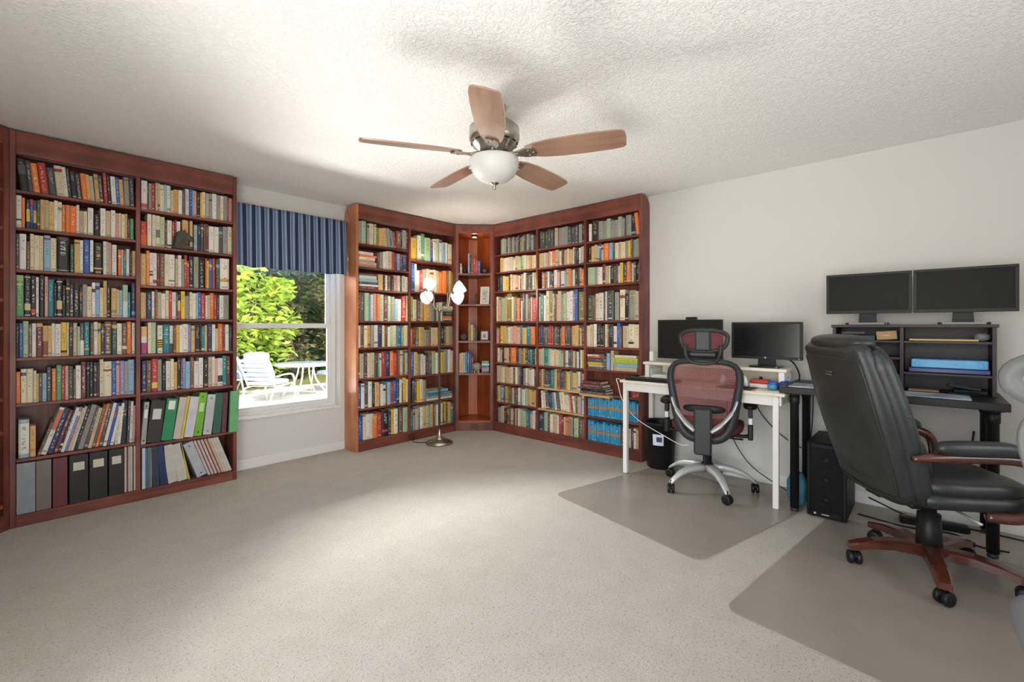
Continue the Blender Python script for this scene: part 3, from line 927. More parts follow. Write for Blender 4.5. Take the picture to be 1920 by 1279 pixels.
_n, _y, _k, _w = (46, 56, 90), (222, 190, 70), (40, 37, 37), (222, 216, 206)
SPECIAL = {('L1', 0): [(.52, .8, (86, 84, 82))], ('L2', 0): [(.22, .27, (60, 56, 54))], ('L2', 2): [(.24, .66, _y)], ('L2', 3): [(0, .22, _n), (.8, 1, (180, 70, 90))], ('L2', 4): [(0, .22, _n), (.66, 1, (70, 84, 96))],
           ('L3', 8): [(.04, .06, (180, 176, 170)), (.92, .97, (86, 80, 76))], ('L3', 13): [(.0, .06, (30, 50, 110))], ('L4', 0): [(.76, .80, (170, 200, 160)), (.86, 1, (150, 180, 120))],
           ('L4', 1): [(.15, .31, (206, 190, 154)), (.02, .045, (210, 206, 200)), (.93, .955, (200, 196, 190))], ('L4', 8): [(.2, .42, (216, 186, 140)), (.04, .065, (200, 200, 194)), (.9, .93, (206, 202, 196))],
           ('L4', 24): [(.0, .5, (196, 204, 208))], ('L5', 6): [(.06, .5, (128, 72, 54))], ('L5', 10): [(.1, .17, _k)], ('L5', 15): [(0, .46, _w)], ('L7', 0): [(0, .1, (150, 178, 184)), (.9, 1, (160, 182, 186))],
           ('L7', 3): [(.52, .95, (196, 118, 92))], ('R1', 0): [(.05, .2, (190, 90, 90))], ('R2', 0): [(0, .45, (214, 92, 48))], ('R2', 3): [(.3, .55, (120, 116, 90))], ('R3', 0): None,
           ('R3', 2): [(.3, .36, _k), (.4, .45, (150, 60, 56))], ('R3', 21): [(.24, .34, (200, 156, 60))], ('R4', 11): [(0, .34, (190, 60, 50)), (.34, .76, _y), (.76, .9, _k)], ('R4', 12): None,
           ('R5', 0): [(0, .4, (168, 70, 120)), (.4, .62, _w), (.62, 1, (224, 176, 122))], ('R5', 3): [(.2, .24, _k), (.24, .28, _y), (.28, .32, _k), (.32, .36, _y), (.36, .4, _k), (.4, .44, _y), (.44, .48, _k)],
           ('R5', 4): [(.65, .67, (150, 190, 200))], ('R5', 5): [(0, .34, (80, 62, 56))], ('R6', 2): [(0, .1, (170, 40, 70)), (.1, .28, (224, 190, 90))], ('R6', 20): None, ('R6', 19): [(.15, .38, (40, 60, 64))]}


def lean_matrix(lean, w):
    a = math.radians(lean)
    # turn about the corner that stays on the shelf
    px = w if lean > 0 else 0.0
    return Matrix.Translation((px, 0, 0)) @ Matrix.Rotation(a, 4, 'Y') @ Matrix.Translation((-px, 0, 0))


SHELF_WORD = ['top', 'second', 'third', 'fourth', 'fifth', 'sixth', 'seventh']
for key in ['L%d' % i for i in range(1, 8)] + ['R%d' % i for i in range(1, 7)]:
    z, items = parse(ROWS[key])
    half = 'left' if key[0] == 'L' else 'right'
    for i, (code, x, wd, hh, lean) in enumerate(items):
        bmk = BookMesh()
        dep = RB.uniform(0.135, 0.16)
        setb = RB.uniform(0.022, 0.034) if hh > 0.15 else RB.uniform(0.03, 0.045)
        bmk.book(wd, hh, dep, jitter(PAL[code][1]), accent(code), lean_matrix(lean, wd), [(a, b, lin(c_)) for a, b, c_ in SPECIAL[(key, i)] or ()] if (key, i) in SPECIAL else stripes_for(code, wd))
        o = bmk.build('book')
        o.location = (x, YF + setb, z + 0.0006)
        size = 'thick' if wd > 0.032 else ('thin' if wd < 0.014 else '')
        what = ' '.join(q for q in (size, ('leaning' if abs(lean) > 4 else ''), PAL[code][0], 'book') if q)
        if key == 'L7' and i == 0:
            what = 'boxed white book with pale border'
        tag(o, '%s, %s from left, %s shelf, %s half of large bookcase' % (what, ORD[i], SHELF_WORD[int(key[1]) - 1], half), 'book', 'books on the ' + SHELF_WORD[int(key[1]) - 1] + ' shelf, ' + half + ' half')

# everything on the farther bookcases: past the countable limit, one joined object
far = BookMesh()
FA = {'A': Matrix.Translation((0, YF, 0)), 'B': Matrix.Translation((0, YF, 0))}
FR_ = Matrix.Translation((XF, 0, 0)) @ Matrix.Rotation(math.radians(-90), 4, 'Z')
for key, row in ROWS.items():
    if key[0] in 'LR':
        continue
    z, items = parse(row)
    M0 = FA.get(key[0], FR_)
    dmax = 0.155 if key[0] in 'AB' else 0.125
    for (code, x, wd, hh, lean) in items:
        dep = RB.uniform(dmax - 0.03, dmax)
        setb = RB.uniform(0.014, 0.026)
        far.book(wd, hh, dep, jitter(PAL[code][1]), accent(code), M0 @ Matrix.Translation((x, setb, z + 0.0006)) @ lean_matrix(lean, wd), stripes_for(code, wd))


def flat_stack(M0, x0, x1, z, specs, dep=0.14):
    """books lying on their sides, spines to the room"""
    zz = z + 0.0006
    for code, th, fx in specs:
        c = x0 + (x1 - x0) * RB.uniform(0.0, 0.05)
        ln = (x1 - x0) * fx
        M = M0 @ Matrix.Translation((c, RB.uniform(0.004, 0.03), zz)) @ Matrix(((0, 0, 1, 0), (0, 1, 0, 0), (1, 0, 0, 0), (0, 0, 0, 1)))
        far.book(th, ln, dep, jitter(PAL[code][1]), accent(code), M)
        zz += th


flat_stack(FA['A'], 2.275, 2.475, 1.82, [('G', .022, .98), ('P', .032, .98), ('A', .016, .9), ('W', .03, .88), ('O', .022, .95), ('W', .03, .8)])
flat_stack(FA['A'], 2.275, 2.495, 1.60, [('M', .03, .98), ('W', .02, .95), ('D', .022, .9), ('L', .03, .92), ('W', .036, .85), ('D', .018, .8)])
flat_stack(FA['B'], 3.33, 3.478, 1.29, [('D', .016, .9), ('W', .014, .85), ('O', .035, .95), ('F', .05, .9), ('I', .02, .95), ('C', .04, .9), ('S', .03, .85), ('D', .02, .9)])
flat_stack(FA['B'], 3.10, 3.47, 0.396, [('W', .026, 1.0), ('G', .03, .95), ('T', .028, .92), ('L', .03, .8), ('U', .026, .55)])
flat_stack(FR_, -2.505, -2.32, 0.81, [('D', .022, .98), ('C', .02, .9), ('Y', .03, .85), ('D', .038, .95), ('R', .018, .85), ('W', .016, .7)], 0.12)
flat_stack(FR_, -2.21, -1.96, 0.81, [('I', .035, .92), ('L', .036, .95), ('Z', .052, .98), ('C', .026, .9)], 0.12)
flat_stack(FR_ @ Matrix.Translation((0, -.06, 0)), -2.55, -2.26, 0.5745, [('D', .026, .98), ('K', .022, .95), ('D', .014, .9), ('M', .03, .85), ('M', .028, .75)], 0.16)
# corner shelves
for zc, specs in ((1.858, [('L', .018, .24), ('K', .02, .22), ('M', .022, .19), ('R', .03, .19), ('R', .026, .16), ('B', .03, .155)]),
                  (1.06, [('U', .03, .21), ('A', .036, .19), ('N', .026, .18), ('F', .014, .13)]),
                  (0.678, [('P', .02, .23), ('A', .03, .24), ('L', .024, .24), ('T', .022, .25), ('B', .03, .25), ('N', .022, .23), ('M', .02, .2)])):
    x = {1.858: 0.14, 1.06: 0.14, 0.678: 0.035}[zc]
    MC = Matrix.Translation((3.512, YF, 0)) @ Matrix.Rotation(math.atan2(3.81 - YF, XF - 3.512), 4, 'Z')
    for code, wd, hh in specs:
        far.book(wd, hh, 0.13, jitter(PAL[code][1]), accent(code), MC @ Matrix.Translation((x, 0.05, zc + 0.0006)))
        x += wd
flat_stack(MC @ Matrix.Translation((0, 0.03, 0)), 0.30, 0.395, 0.678, [('D', .02, .9), ('A', .022, .9), ('V', .024, .95), ('B', .022, .9), ('W', .022, .95), ('E', .03, .9)], 0.1)
fo = far.build('books')
tag(fo, 'hundreds of mixed books packed on the bookcases right of the window', 'books', kind='stuff')

# ------------------------------------------------------------------ binders and notebooks on the two lowest shelves of the large bookcase
BC = {}


def binder(name, label, cat, x, z, wd, hh, rgb, lean=0.0, dep=0.19, setb=0.008, plate=None, hole=False, rough=0.35, group='binders on the low shelves'):
    t = thing(name, label, cat, (x, YF + setb, z + 0.0008), 0, group)
    M = lean_matrix(lean, wd)
    mm_ = mat('cover_%d_%d_%d' % rgb, rgb, rough, var=(14, tuple(int(v * 0.86) for v in rgb), 0.3))
    c = 0.003
    m = MB()
    m.M = M
    m.box((0, 0, 0), (wd, c, hh), 0.0012).box((0, c, 0), (c, dep, hh), 0.0008).box((wd - c, c, 0), (wd, dep, hh), 0.0008)
    m.build('cover', mm_, t)
    m = MB()
    m.M = M
    m.box((c + 0.001, 0.012, 0.006), (wd - c - 0.001, dep - 0.004, hh - 0.012))
    m.build('pages', M_PAPER, t)
    if plate:
        z0, z1, pc = plate
        m = MB()
        m.M = M
        m.box((wd * 0.2, -0.0016, hh * z0), (wd * 0.8, 0.0, hh * z1), 0.0004)
        m.build('label_plate', mat('label_%d_%d_%d' % pc, pc, 0.7), t)
    if hole:
        for zz in (0.09, 0.9):
            m = MB()
            m.M = M @ Matrix.Translation((wd * 0.5, -0.001, hh * zz)) @ Matrix.Rotation(math.radians(90), 4, 'X')
            m.lathe([(min(0.005, wd * 0.18), -0.0012), (min(0.005, wd * 0.18), 0.0012)], 12)
            m.build('rivet', M_DARKGREY, t)
    return t


X8 = [(0.008, .080, (150, 156, 160), 'wide blue-grey album, first on the bottom shelf of large bookcase'),
      (0.091, .068, (128, 118, 112), 'grey-brown album second on the bottom shelf of large bookcase'),
      (0.165, .067, (112, 52, 60), 'maroon binder third on the bottom shelf of large bookcase')]
for x, wd, rgb, lb in X8:
    binder('album', lb, 'binder', x, 0.0735, wd, 0.312, rgb)
for k, (x, wd) in enumerate(((0.241, .090), (0.337, .090), (0.434, .080))):
    binder('lever_binder', '%s black binder with a cream label plate on the bottom shelf' % ('leftmost', 'middle', 'rightmost')[k], 'binder', x, 0.0735, wd, 0.312, (44, 43, 43),
           plate=(0.68, 0.85, (206, 198, 184)))
xx = 0.517
for k, (wd, rgb, nm) in enumerate(((.012, (212, 196, 190), 'pale pink'), (.006, (120, 60, 58), 'maroon'), (.012, (206, 176, 170), 'dusty pink'), (.010, (214, 206, 192), 'cream'), (.006, (110, 62, 58), 'brown'), (.012, (218, 210, 196), 'off-white'))):
    binder('notebook', '%s upright notebook, %s after the black binders on the bottom shelf' % (nm, ORD[k]), 'notebook', xx, 0.0735, wd, 0.315, rgb, dep=0.16, setb=0.02, rough=0.7, group='thin notebooks on the bottom shelf')
    xx += wd + 0.001
# second lowest shelf, right half: binders leaning right
L7 = [(.034, (168, 166, 160), 'grey binder with a white label', (0.62, 0.82, (226, 224, 220)), True, .30), (.075, (48, 45, 43), 'thick black binder with a white label', (0.55, 0.8, (206, 204, 202)), False, .30),
      (.060, (42, 142, 88), 'green binder with a white label', (0.74, 0.95, (224, 226, 222)), False, .305), (.040, (206, 196, 182), 'beige ring notebook with dark marks', None, False, .31),
      (.014, (224, 196, 78), 'thin yellow folder', None, False, .315), (.048, (214, 210, 216), 'pale lavender binder', None, False, .305),
      (.042, (120, 186, 50), 'lime green binder', (0.56, 0.76, (190, 220, 150)), True, .33), (.044, (198, 199, 204), 'pale grey binder with two rivets', None, True, .31),
      (.044, (52, 98, 82), 'dark green binder', None, False, .315), (.028, (104, 58, 68), 'maroon binder', None, False, .315)]
X7 = [.604, .634, .719, .790, .837, .857, .919, .979, 1.041, 1.102]
W7 = [.028, .082, .067, .045, .016, .058, .050, .055, .055, .033]
for k, (wd, rgb, lb, pl, ho, hh) in enumerate(L7):
    binder('ring_binder', lb + ' leaning on the second lowest shelf, right half', 'binder', X7[k], 0.39, W7[k], hh, rgb, lean=(4, 6, 7, 8, 8, 8, 7, 6, 4, 3)[k], plate=pl, hole=ho)
binder('ring_binder', 'light green binder jutting out at the right end of the second lowest shelf', 'binder', 1.145, 0.39, 0.062, 0.325, (112, 178, 122), lean=2, setb=-0.035, dep=.03 + .0)
# bottom shelf, right half: leaning left towards the middle
for k, (xx, wd, rgb, lb, lean, hh, dep) in enumerate(((.612, .018, (206, 208, 210), 'white magazine', 0, .29, .17), (.631, .012, (70, 110, 150), 'blue magazine', 0, .285, .17), (.644, .012, (80, 130, 120), 'teal magazine', 0, .29, .17), (.657, .010, (160, 130, 126), 'rose magazine', 0, .287, .17),
                                            (.671, .041, (52, 62, 82), 'dark slate binder with rivets', -2, .29, .19), (.717, .041, (44, 56, 102), 'navy binder', -4, .288, .19),
                                            (.764, .055, (204, 200, 190), 'off-white binder with a small blue mark', -7, .285, .19), (.821, .060, (206, 200, 188), 'plain off-white binder', -8, .284, .19), (.886, .012, (202, 184, 70), 'thin yellow folder', -11, .288, .17))):
    binder('ring_binder' if wd > .02 else 'magazine', lb + ' on the bottom shelf, right half of large bookcase', 'binder' if wd > .02 else 'magazine', xx, 0.0735, wd, hh, rgb, lean=lean, dep=dep, hole=(k == 4))
binder('ring_binder', 'pale grey binder leaning hard to the left on the bottom shelf', 'binder', .944, 0.0735, .064, .284, (184, 186, 192), lean=-19, hole=True)
xx = 1.016
for k, (rgb, nm) in enumerate((((206, 186, 184), 'pale pink'), ((110, 66, 64), 'maroon'), ((206, 182, 178), 'dusty pink'), ((104, 62, 58), 'brown'), ((210, 186, 180), 'blush'), ((92, 56, 52), 'dark brown'), ((206, 170, 152), 'salmon'), ((116, 74, 62), 'russet'), ((206, 170, 152), 'peach'), ((214, 192, 174), 'apricot'), ((204, 198, 180), 'cream'), ((206, 202, 190), 'off-white'))):
    wd = (.016, .005, .015, .005, .015, .006, .015, .005, .015, .016, .018, .018)[k]
    binder('notebook', '%s notebook leaning left, %s of the slanted row on the bottom shelf' % (nm, ORD[k]), 'notebook', xx, 0.0735, wd, .30, rgb, lean=-19, dep=0.15, setb=0.015, rough=0.7, group='slanted notebooks on the bottom shelf')
    xx += wd / math.cos(math.radians(19)) + 0.0006

# dark horse-head bust in front of the books
hp = [(-.052, 0), (.06, 0), (.06, .018), (.034, .022), (.026, .05), (.018, .066), (.036, .058), (.062, .052), (.072, .06), (.066, .074), (.036, .098), (.022, .112), (.016, .126), (.008, .112), (-.018, .11), (-.036, .092), (-.046, .062), (-.052, .03)]
hp = [(a * 1.15, b * 1.2) for a, b in hp]
hb = thing('horse_bust', 'dark bronze horse head bust standing before the books on the second shelf', 'figurine', (0.845, YF + 0.02, 1.809))
m = MB()
secs = []
for q, s_ in ((-.026, .8), (-.016, .95), (0, 1.0), (.016, .95), (.026, .8)):
    secs.append([(a * s_, q * (1.3 if b < .03 else 1), max(0.006, b * (0.97 if abs(q) > .02 else 1))) for a, b in hp])
m.loft(secs, smooth=False)
m.build('bust', mat('dark_bronze', (72, 68, 58), 0.4, 0.4, bump=(90, 0.5, 0.004)), hb)
MB().box((-.06, -.03, 0), (.068, .03, .014), 0.003).build('pedestal', mat('dark_bronze', (72, 68, 58), 0.4, 0.4), hb)

# ------------------------------------------------------------------ things on the corner shelves
def corner_pt(u, dep, z):
    p = MC @ Vector((u, dep, z))
    return (p.x, p.y, p.z)


RZC = math.atan2(3.81 - YF, XF - 3.512)
c = corner_pt(0.055, 0.06, 1.8585)
g = thing('figurine', 'small cream figurine on the top corner shelf', 'figurine', c)
MB().lathe([(.018, 0), (.02, .01), (.012, .03), (.018, .06), (.014, .085), (.006, .095)], 14).build('body', mat('cream_ceramic', (214, 200, 176), 0.4), g)
MB().blob((0, 0, .108), (.014, .014, .016)).build('head', mat('cream_ceramic', (214, 200, 176), 0.4), g)
c = corner_pt(0.105, 0.06, 1.8585)
g = thing('toy_bird', 'dark round bird figure beside the cream figurine', 'figurine', c, RZC)
MB().blob((0, 0, .034), (.026, .03, .034)).build('body', M_BLACK, g)
MB().blob((0, -.018, .068), (.014, .016, .014)).build('head', M_DARKGREY, g)
c = corner_pt(0.34, 0.07, 1.8585)
g = thing('bowl', 'small dark green bowl right of the books on the top corner shelf', 'bowl', c)
MB().lathe([(.02, 0), (.035, .03), (.04, .055), (.036, .055), (.03, .03), (.014, .008)], 18).build('body', mat('dark_green_glaze', (58, 66, 50), 0.3), g)


def picture_frame(label, u, dep, z, w_, h_, frame_rgb, mat_rgb, art_rgb, turn=0.0):
    t = thing('picture_frame', label, 'picture frame', corner_pt(u, dep, z), RZC + turn)
    M = Matrix.Rotation(math.radians(-8), 4, 'X')
    fm = mat('frame_%d_%d_%d' % frame_rgb, frame_rgb, 0.4)
    m = MB()
    m.M = M
    b = 0.014
    m.box((-w_ / 2, 0, 0), (w_ / 2, .012, b), .002).box((-w_ / 2, 0, h_ - b), (w_ / 2, .012, h_), .002)
    m.box((-w_ / 2, 0, b), (-w_ / 2 + b, .012, h_ - b), .002).box((w_ / 2 - b, 0, b), (w_ / 2, .012, h_ - b), .002)
    m.build('frame', fm, t)
    m = MB()
    m.M = M
    m.box((-w_ / 2 + b, .005, b), (w_ / 2 - b, .008, h_ - b))
    m.build('mount', mat('mount_%d_%d_%d' % mat_rgb, mat_rgb, 0.7), t)
    m = MB()
    m.M = M
    m.box((-w_ * .2, .0035, h_ * .28), (w_ * .2, .005, h_ * .74))
    m.build('print', mat('print_%d_%d_%d' % art_rgb, art_rgb, 0.6, var=(40, (200, 194, 186), .1)), t)
    m = MB()
    m.M = M
    m.box((-.02, .012, 0.01), (.02, .016, h_ * .8))
    m.build('easel_back', M_DARKGREY, t)


picture_frame('white framed photograph standing on the second corner shelf', 0.335, 0.055, 1.4955, .11, .215, (214, 212, 208), (196, 190, 184), (120, 112, 108), -0.25)
picture_frame('small dark framed portrait print on the third corner shelf', 0.335, 0.06, 1.0605, .105, .125, (60, 50, 44), (214, 208, 196), (120, 110, 100), -0.15)
c = corner_pt(0.235, 0.09, 1.4955)
g = thing('figurine', 'small dark statuette on the second corner shelf beside the white frame', 'figurine', c)
MB().lathe([(.02, 0), (.02, .012), (.01, .02), (.014, .05), (.017, .08), (.009, .095), (.006, .1)], 12).build('body', mat('dark_bronze', (72, 68, 58), 0.4, 0.4), g)
MB().blob((0, 0, .115), (.012, .012, .015)).build('head', mat('dark_bronze', (72, 68, 58), 0.4, 0.4), g)
c = corner_pt(0.09, 0.08, 1.0605)
rk = MB().blob((0, 0, .044), (.048, .04, .045), fn=lambda p: p * (1 + .18 * mnoise.noise(p * 40)) if p.z > .006 else p).build('rock', mat('brown_stone', (92, 74, 66), 0.8, bump=(60, .5, .004)), None, loc=c)
tag(rk, 'rough brown stone on the third corner shelf left of the books', 'stone')
c = corner_pt(0.245, 0.015, 0.6785)
g = thing('toy_globe', 'small grey ball ornament on feet before the fourth shelf corner books', 'ornament', c)
MB().blob((0, 0, .075), (.05, .05, .05)).build('ball', mat('grey_fur_ball', (150, 144, 138), 0.9, bump=(120, .8, .004)), g)
for a in (40, 160, 280):
    MB().lathe([(.012, 0), (.01, .015), (.007, .035)], 10, (.028 * math.cos(math.radians(a)), .028 * math.sin(math.radians(a)), 0)).build('foot', mat('tan_felt', (170, 150, 128), 0.9), g)

# ------------------------------------------------------------------ striped valance
VX0, VX1, VZ0, VZ1 = 1.2105, 2.238, 1.735, 2.268
M_STRIPE = mat('striped_valance_fabric', (130, 150, 178), 0.85, sheen=0.2)
nt = M_STRIPE.node_tree
tcn = nt.nodes.new('ShaderNodeTexCoord')
sp_ = nt.nodes.new('ShaderNodeSeparateXYZ')
nt.links.new(tcn.outputs['UV'], sp_.inputs[0])
fr_ = nt.nodes.new('ShaderNodeMath')
fr_.operation = 'FRACT'
nt.links.new(sp_.outputs[0], fr_.inputs[0])
cr = nt.nodes.new('ShaderNodeValToRGB')
cr.color_ramp.interpolation = 'CONSTANT'
cr.color_ramp.elements.remove(cr.color_ramp.elements[1])
cr.color_ramp.elements[0].position = 0
cr.color_ramp.elements[0].color = (*lin((128, 150, 182)), 1)
for p_, c_ in ((.1, (28, 42, 72)), (.52, (140, 160, 190)), (.62, (92, 112, 138)), (.88, (140, 160, 190))):
    e = cr.color_ramp.elements.new(p_)
    e.color = (*lin(c_), 1)
nt.links.new(fr_.outputs[0], cr.inputs[0])
nt.links.new(cr.outputs[0], nt.nodes['Principled BSDF'].inputs['Base Color'])

val = thing('window_valance', 'navy and pale blue striped valance across the top of the window', 'valance', (0, 0, 0))
nu, nv = 150, 14


def valance_pt(i, j):
    u, v = i / nu, j / nv
    x = VX0 + (VX1 - VX0) * u
    fold = 0.010 * math.sin(u * 44 + 1.3 * math.sin(u * 9)) * (1 - v) ** 0.8 + 0.005 * math.sin(u * 17 + 2)
    edge = 0.0 if 0.03 < u < 0.97 else 0.03 * (1 - min(u, 1 - u) / 0.03)
    z = VZ0 + (VZ1 - VZ0) * v + (1 - v) * 0.006 * math.sin(u * 30)
    return (x, YW - 0.112 + fold + edge + 0.02 * v, z)


vs, fs, uvs = [], [], []
for sgn in (0, 0.003):
    for j in range(nv + 1):
        for i in range(nu + 1):
            p = valance_pt(i, j)
            vs.append((p[0], p[1] + sgn, p[2]))
            uvs.append((i / nu * 14.4, j / nv))
W1 = nu + 1
off = W1 * (nv + 1)
for j in range(nv):
    for i in range(nu):
        a = j * W1 + i
        fs.append((a, a + 1, a + W1 + 1, a + W1))
        fs.append((off + a + W1, off + a + W1 + 1, off + a + 1, off + a))
for i in range(nu):
    fs.append((i + 1, i, off + i, off + i + 1))
    a = nv * W1 + i
    fs.append((a, a + 1, off + a + 1, off + a))
me = bpy.data.meshes.new('fabric')
me.from_pydata(vs, [], fs)
ul = me.uv_layers.new(name='UVMap')
ul.data.foreach_set('uv', [q for l in me.loops for q in uvs[l.vertex_index]])
me.polygons.foreach_set('use_smooth', [True] * len(me.polygons))
me.materials.append(M_STRIPE)
link('fabric', me, val)
MB().box((VX0 + .03, YW - 0.085, VZ1 - 0.03), (VX1 - .03, YW - 0.001, VZ1 - 0.008), 0.003).build('mounting_board', M_TRIM, val)

# ------------------------------------------------------------------ ceiling fan
FX, FY, FZ = 1.779, 1.760, 2.171
fan = thing('ceiling_fan', 'five-bladed ceiling fan with nickel motor and frosted glass bowl light', 'ceiling fan', (FX, FY, H))
dz = FZ - H
MB().lathe([(.062, -.0005), (.066, -.02), (.058, -.05), (.03, -.06), (.022, -.1), (.022, dz + .16)], 28).build('canopy', M_NICKEL, fan)
MB().lathe([(.03, dz + .175), (.11, dz + .168), (.136, dz + .145), (.14, dz + .09), (.136, dz + .075), (.118, dz + .05), (.085, dz + .02), (.06, dz + .01)], 36).build('motor_housing', M_NICKEL, fan)
m = MB()
for k in range(14):                                            # vent slots round the housing
    a = 2 * math.pi * k / 14
    m.M = Matrix.Rotation(a, 4, 'Z')
    m.box((.112, -.016, dz + .056), (.1285, .016, dz + .063), .002)
m.M = None
m.build('vent_slots', M_BLACK, fan)['kind'] = 'stuff'
MB().lathe([(.055, dz + .012), (.062, dz - .004), (.062, dz - .02), (.05, dz - .03)], 28).build('light_fitter', M_NICKEL, fan)
M_BOWL = mat('frosted_glass_bowl', (206, 205, 200), 0.4, spec=0.4)
MB().lathe([(.130, dz - .022), (.135, dz - .026), (.135, dz - .045), (.129, dz - .078), (.111, dz - .112), (.08, dz - .138), (.04, dz - .153), (.01, dz - .157)], 40).build('glass_bowl', M_BOWL, fan)
MB().lathe([(.028, dz - .148), (.024, dz - .158), (.012, dz - .164), (.008, dz - .172), (.01, dz - .178), (.006, dz - .19), (.002, dz - .193)], 18).build('finial', M_NICKEL, fan)
M_BLADE = wood('oak_fan_blade', (164, 128, 106), (140, 106, 86), 0.3, 'X', 1.4, coat=1.0)
# blade outline in (radius, tangent); the counter-clockwise side hangs lower
outl = [(a * 1.088, b * 1.04) for a, b in ((.17, -.038), (.22, -.056), (.30, -.068), (.42, -.073), (.52, -.073), (.60, -.069), (.634, -.062), (.646, -.048), (.650, 0), (.645, .05), (.632, .064), (.58, .071), (.46, .074), (.34, .072), (.25, .062), (.19, .046), (.168, .02))]
bl = MB()
bl.M = Matrix.Rotation(math.radians(-14), 4, 'X')
bl.prism(outl, -0.004, 0.004)
bl_me = bl.mesh('blade')
bl_me.materials.append(M_BLADE)
ar = MB()
ar.M = Matrix.Rotation(math.radians(-14), 4, 'X')
ar.prism([(.10, -.016), (.14, -.02), (.18, -.036), (.225, -.034), (.24, -.014), (.232, 0), (.24, .014), (.225, .034), (.18, .036), (.14, .02), (.10, .016)], -0.014, -0.005)
ar.tube([(.05, 0, .012), (.09, 0, -.002), (.14, 0, -.012)], [.012, .014, .012], 10)
for a_, b_ in ((.2, -.02), (.2, .02), (.225, 0)):
    ar.lathe([(.006, -.018), (.006, -.012)], 8, (a_, b_, 0))
ar_me = ar.mesh('blade_arm')
ar_me.materials.append(M_NICKEL)
for k in range(5):
    a = math.radians(42.47 + 180 + 72 * k - 1)
    link('blade', bl_me, fan, (0, 0, dz), a)
    link('blade_arm', ar_me, fan, (0, 0, dz), a)

# ------------------------------------------------------------------ floor lamp
LX, LY = 3.02, 3.80
lamp = thing('floor_lamp', 'brushed nickel floor lamp with lit white tulip shades before the bookcase', 'floor lamp', (LX, LY, 0))
MB().lathe([(.138, .001), (.14, .012), (.132, .022), (.1, .034), (.06, .046), (.034, .064), (.022, .09), (.016, .12), (.0135, .15)], 36).build('base', M_NICKEL, lamp)
MB().lathe([(.0125, .14), (.0125, 1.38), (.02, 1.385), (.02, 1.42), (.01, 1.43)], 16).build('pole', M_NICKEL, lamp)
M_SHADE = mat('lit_white_shade', (250, 246, 240), 0.6, emit=((255, 246, 236), 0.45))
_t = M_SHADE.node_tree
_tl = _t.nodes.new('ShaderNodeBsdfTranslucent')
_tl.inputs[0].default_value = (1, .97, .92, 1)
_mx = _t.nodes.new('ShaderNodeMixShader')
_mx.inputs[0].default_value = .12
_t.links.new(_t.nodes['Principled BSDF'].outputs[0], _mx.inputs[1])
_t.links.new(_tl.outputs[0], _mx.inputs[2])
_t.links.new(_mx.outputs[0], _t.nodes['Material Output'].inputs[0])
Rv = Vector((.6752, -.7377, 0))
Fv = Vector((.7377, .6752, 0))
heads = [(-.12, .03, 1.55, (-.35, -.75, -.35)), (-.115, -.02, 1.655, (.25, .45, .62)), (.20, -.02, 1.625, (.75, -.1, .5)), (.17, .03, 1.545, (.75, -.3, -.35))]
for lr, lf, hz, dr_ in heads:
    hd = Rv * lr + Fv * lf + Vector((0, 0, hz))
    ax = (Rv * dr_[0] + Fv * dr_[1] + Vector((0, 0, dr_[2]))).normalized()
    neck = hd - ax * 0.055
    mid = Vector((hd.x * .45, hd.y * .45, 1.43))
    am = MB().tube(spline([(0, 0, 1.405), mid, neck - ax * .05, neck], 7), .0075, 8).build('arm', M_NICKEL, lamp)
    q = ax.to_track_quat('Z', 'Y').to_matrix().to_4x4()
    m = MB()
    m.M = Matrix.Translation(neck) @ q
    m.lathe([(.018, 0), (.026, .008), (.05, .04), (.064, .075), (.068, .112), (.066, .114), (.06, .076), (.046, .042), (.02, .012)], 22, closed=True)
    sh = m.build('shade', M_SHADE, lamp)
    m = MB()
    m.M = Matrix.Translation(neck) @ q
    m.lathe([(.02, -.022), (.022, .0), (.016, .014)], 14)
    m.build('socket', M_NICKEL, lamp)
    bl_ = add_light('bulb', 'POINT', hd + ax * 0.03, 5.5, (1.0, .9, .76), radius=0.03)
    bl_.parent = lamp
lc = MB().tube(spline([(LX - .08, LY + .1, .008), (LX - .16, LY + .2, .006), (LX - .14, LY + .27, .01), (2.9, YF - .012, .04)], 6), .0035, 6).build('lamp_cord', M_BLACK)
tag(lc, 'thin dark cord from lamp base to the plinth outlet', 'cord')

# ------------------------------------------------------------------ chair mats
M_MAT = mat('smoky_vinyl_mat', (154, 145, 134), 0.27, spec=0.45, bump=(5, 0.3, 0.012), var=(3.0, (142, 133, 122), .3))


def chair_mat(label, c, rz, sx, sy):
    o = MB().prism(rrect(-sx / 2, -sy / 2, sx / 2, sy / 2, .06, 8), .0005, .006).build('chair_mat', M_MAT, None, loc=(c[0], c[1], 0), rz=rz)
    return tag(o, label, 'chair mat')


def placed(corner, ang, lx, ly):
    """centre of a mat whose front-left corner and long direction are known"""
    e = Vector((math.cos(ang), math.sin(ang), 0))
    n_ = Vector((e.y, -e.x, 0))
    c_ = Vector((*corner, 0)) + e * lx / 2 + n_ * ly / 2
    return (c_.x, c_.y)


a1 = math.radians(-13)
chair_mat('grey translucent chair mat under the red mesh chair', placed((2.672, 2.022), a1, 1.22, 1.17), a1, 1.22, 1.17)
a2 = math.radians(-7)
chair_mat('grey translucent chair mat under the black leather chair, nearest the camera', placed((2.085, 0.655), a2, 1.5, 1.2), a2, 1.5, 1.2)

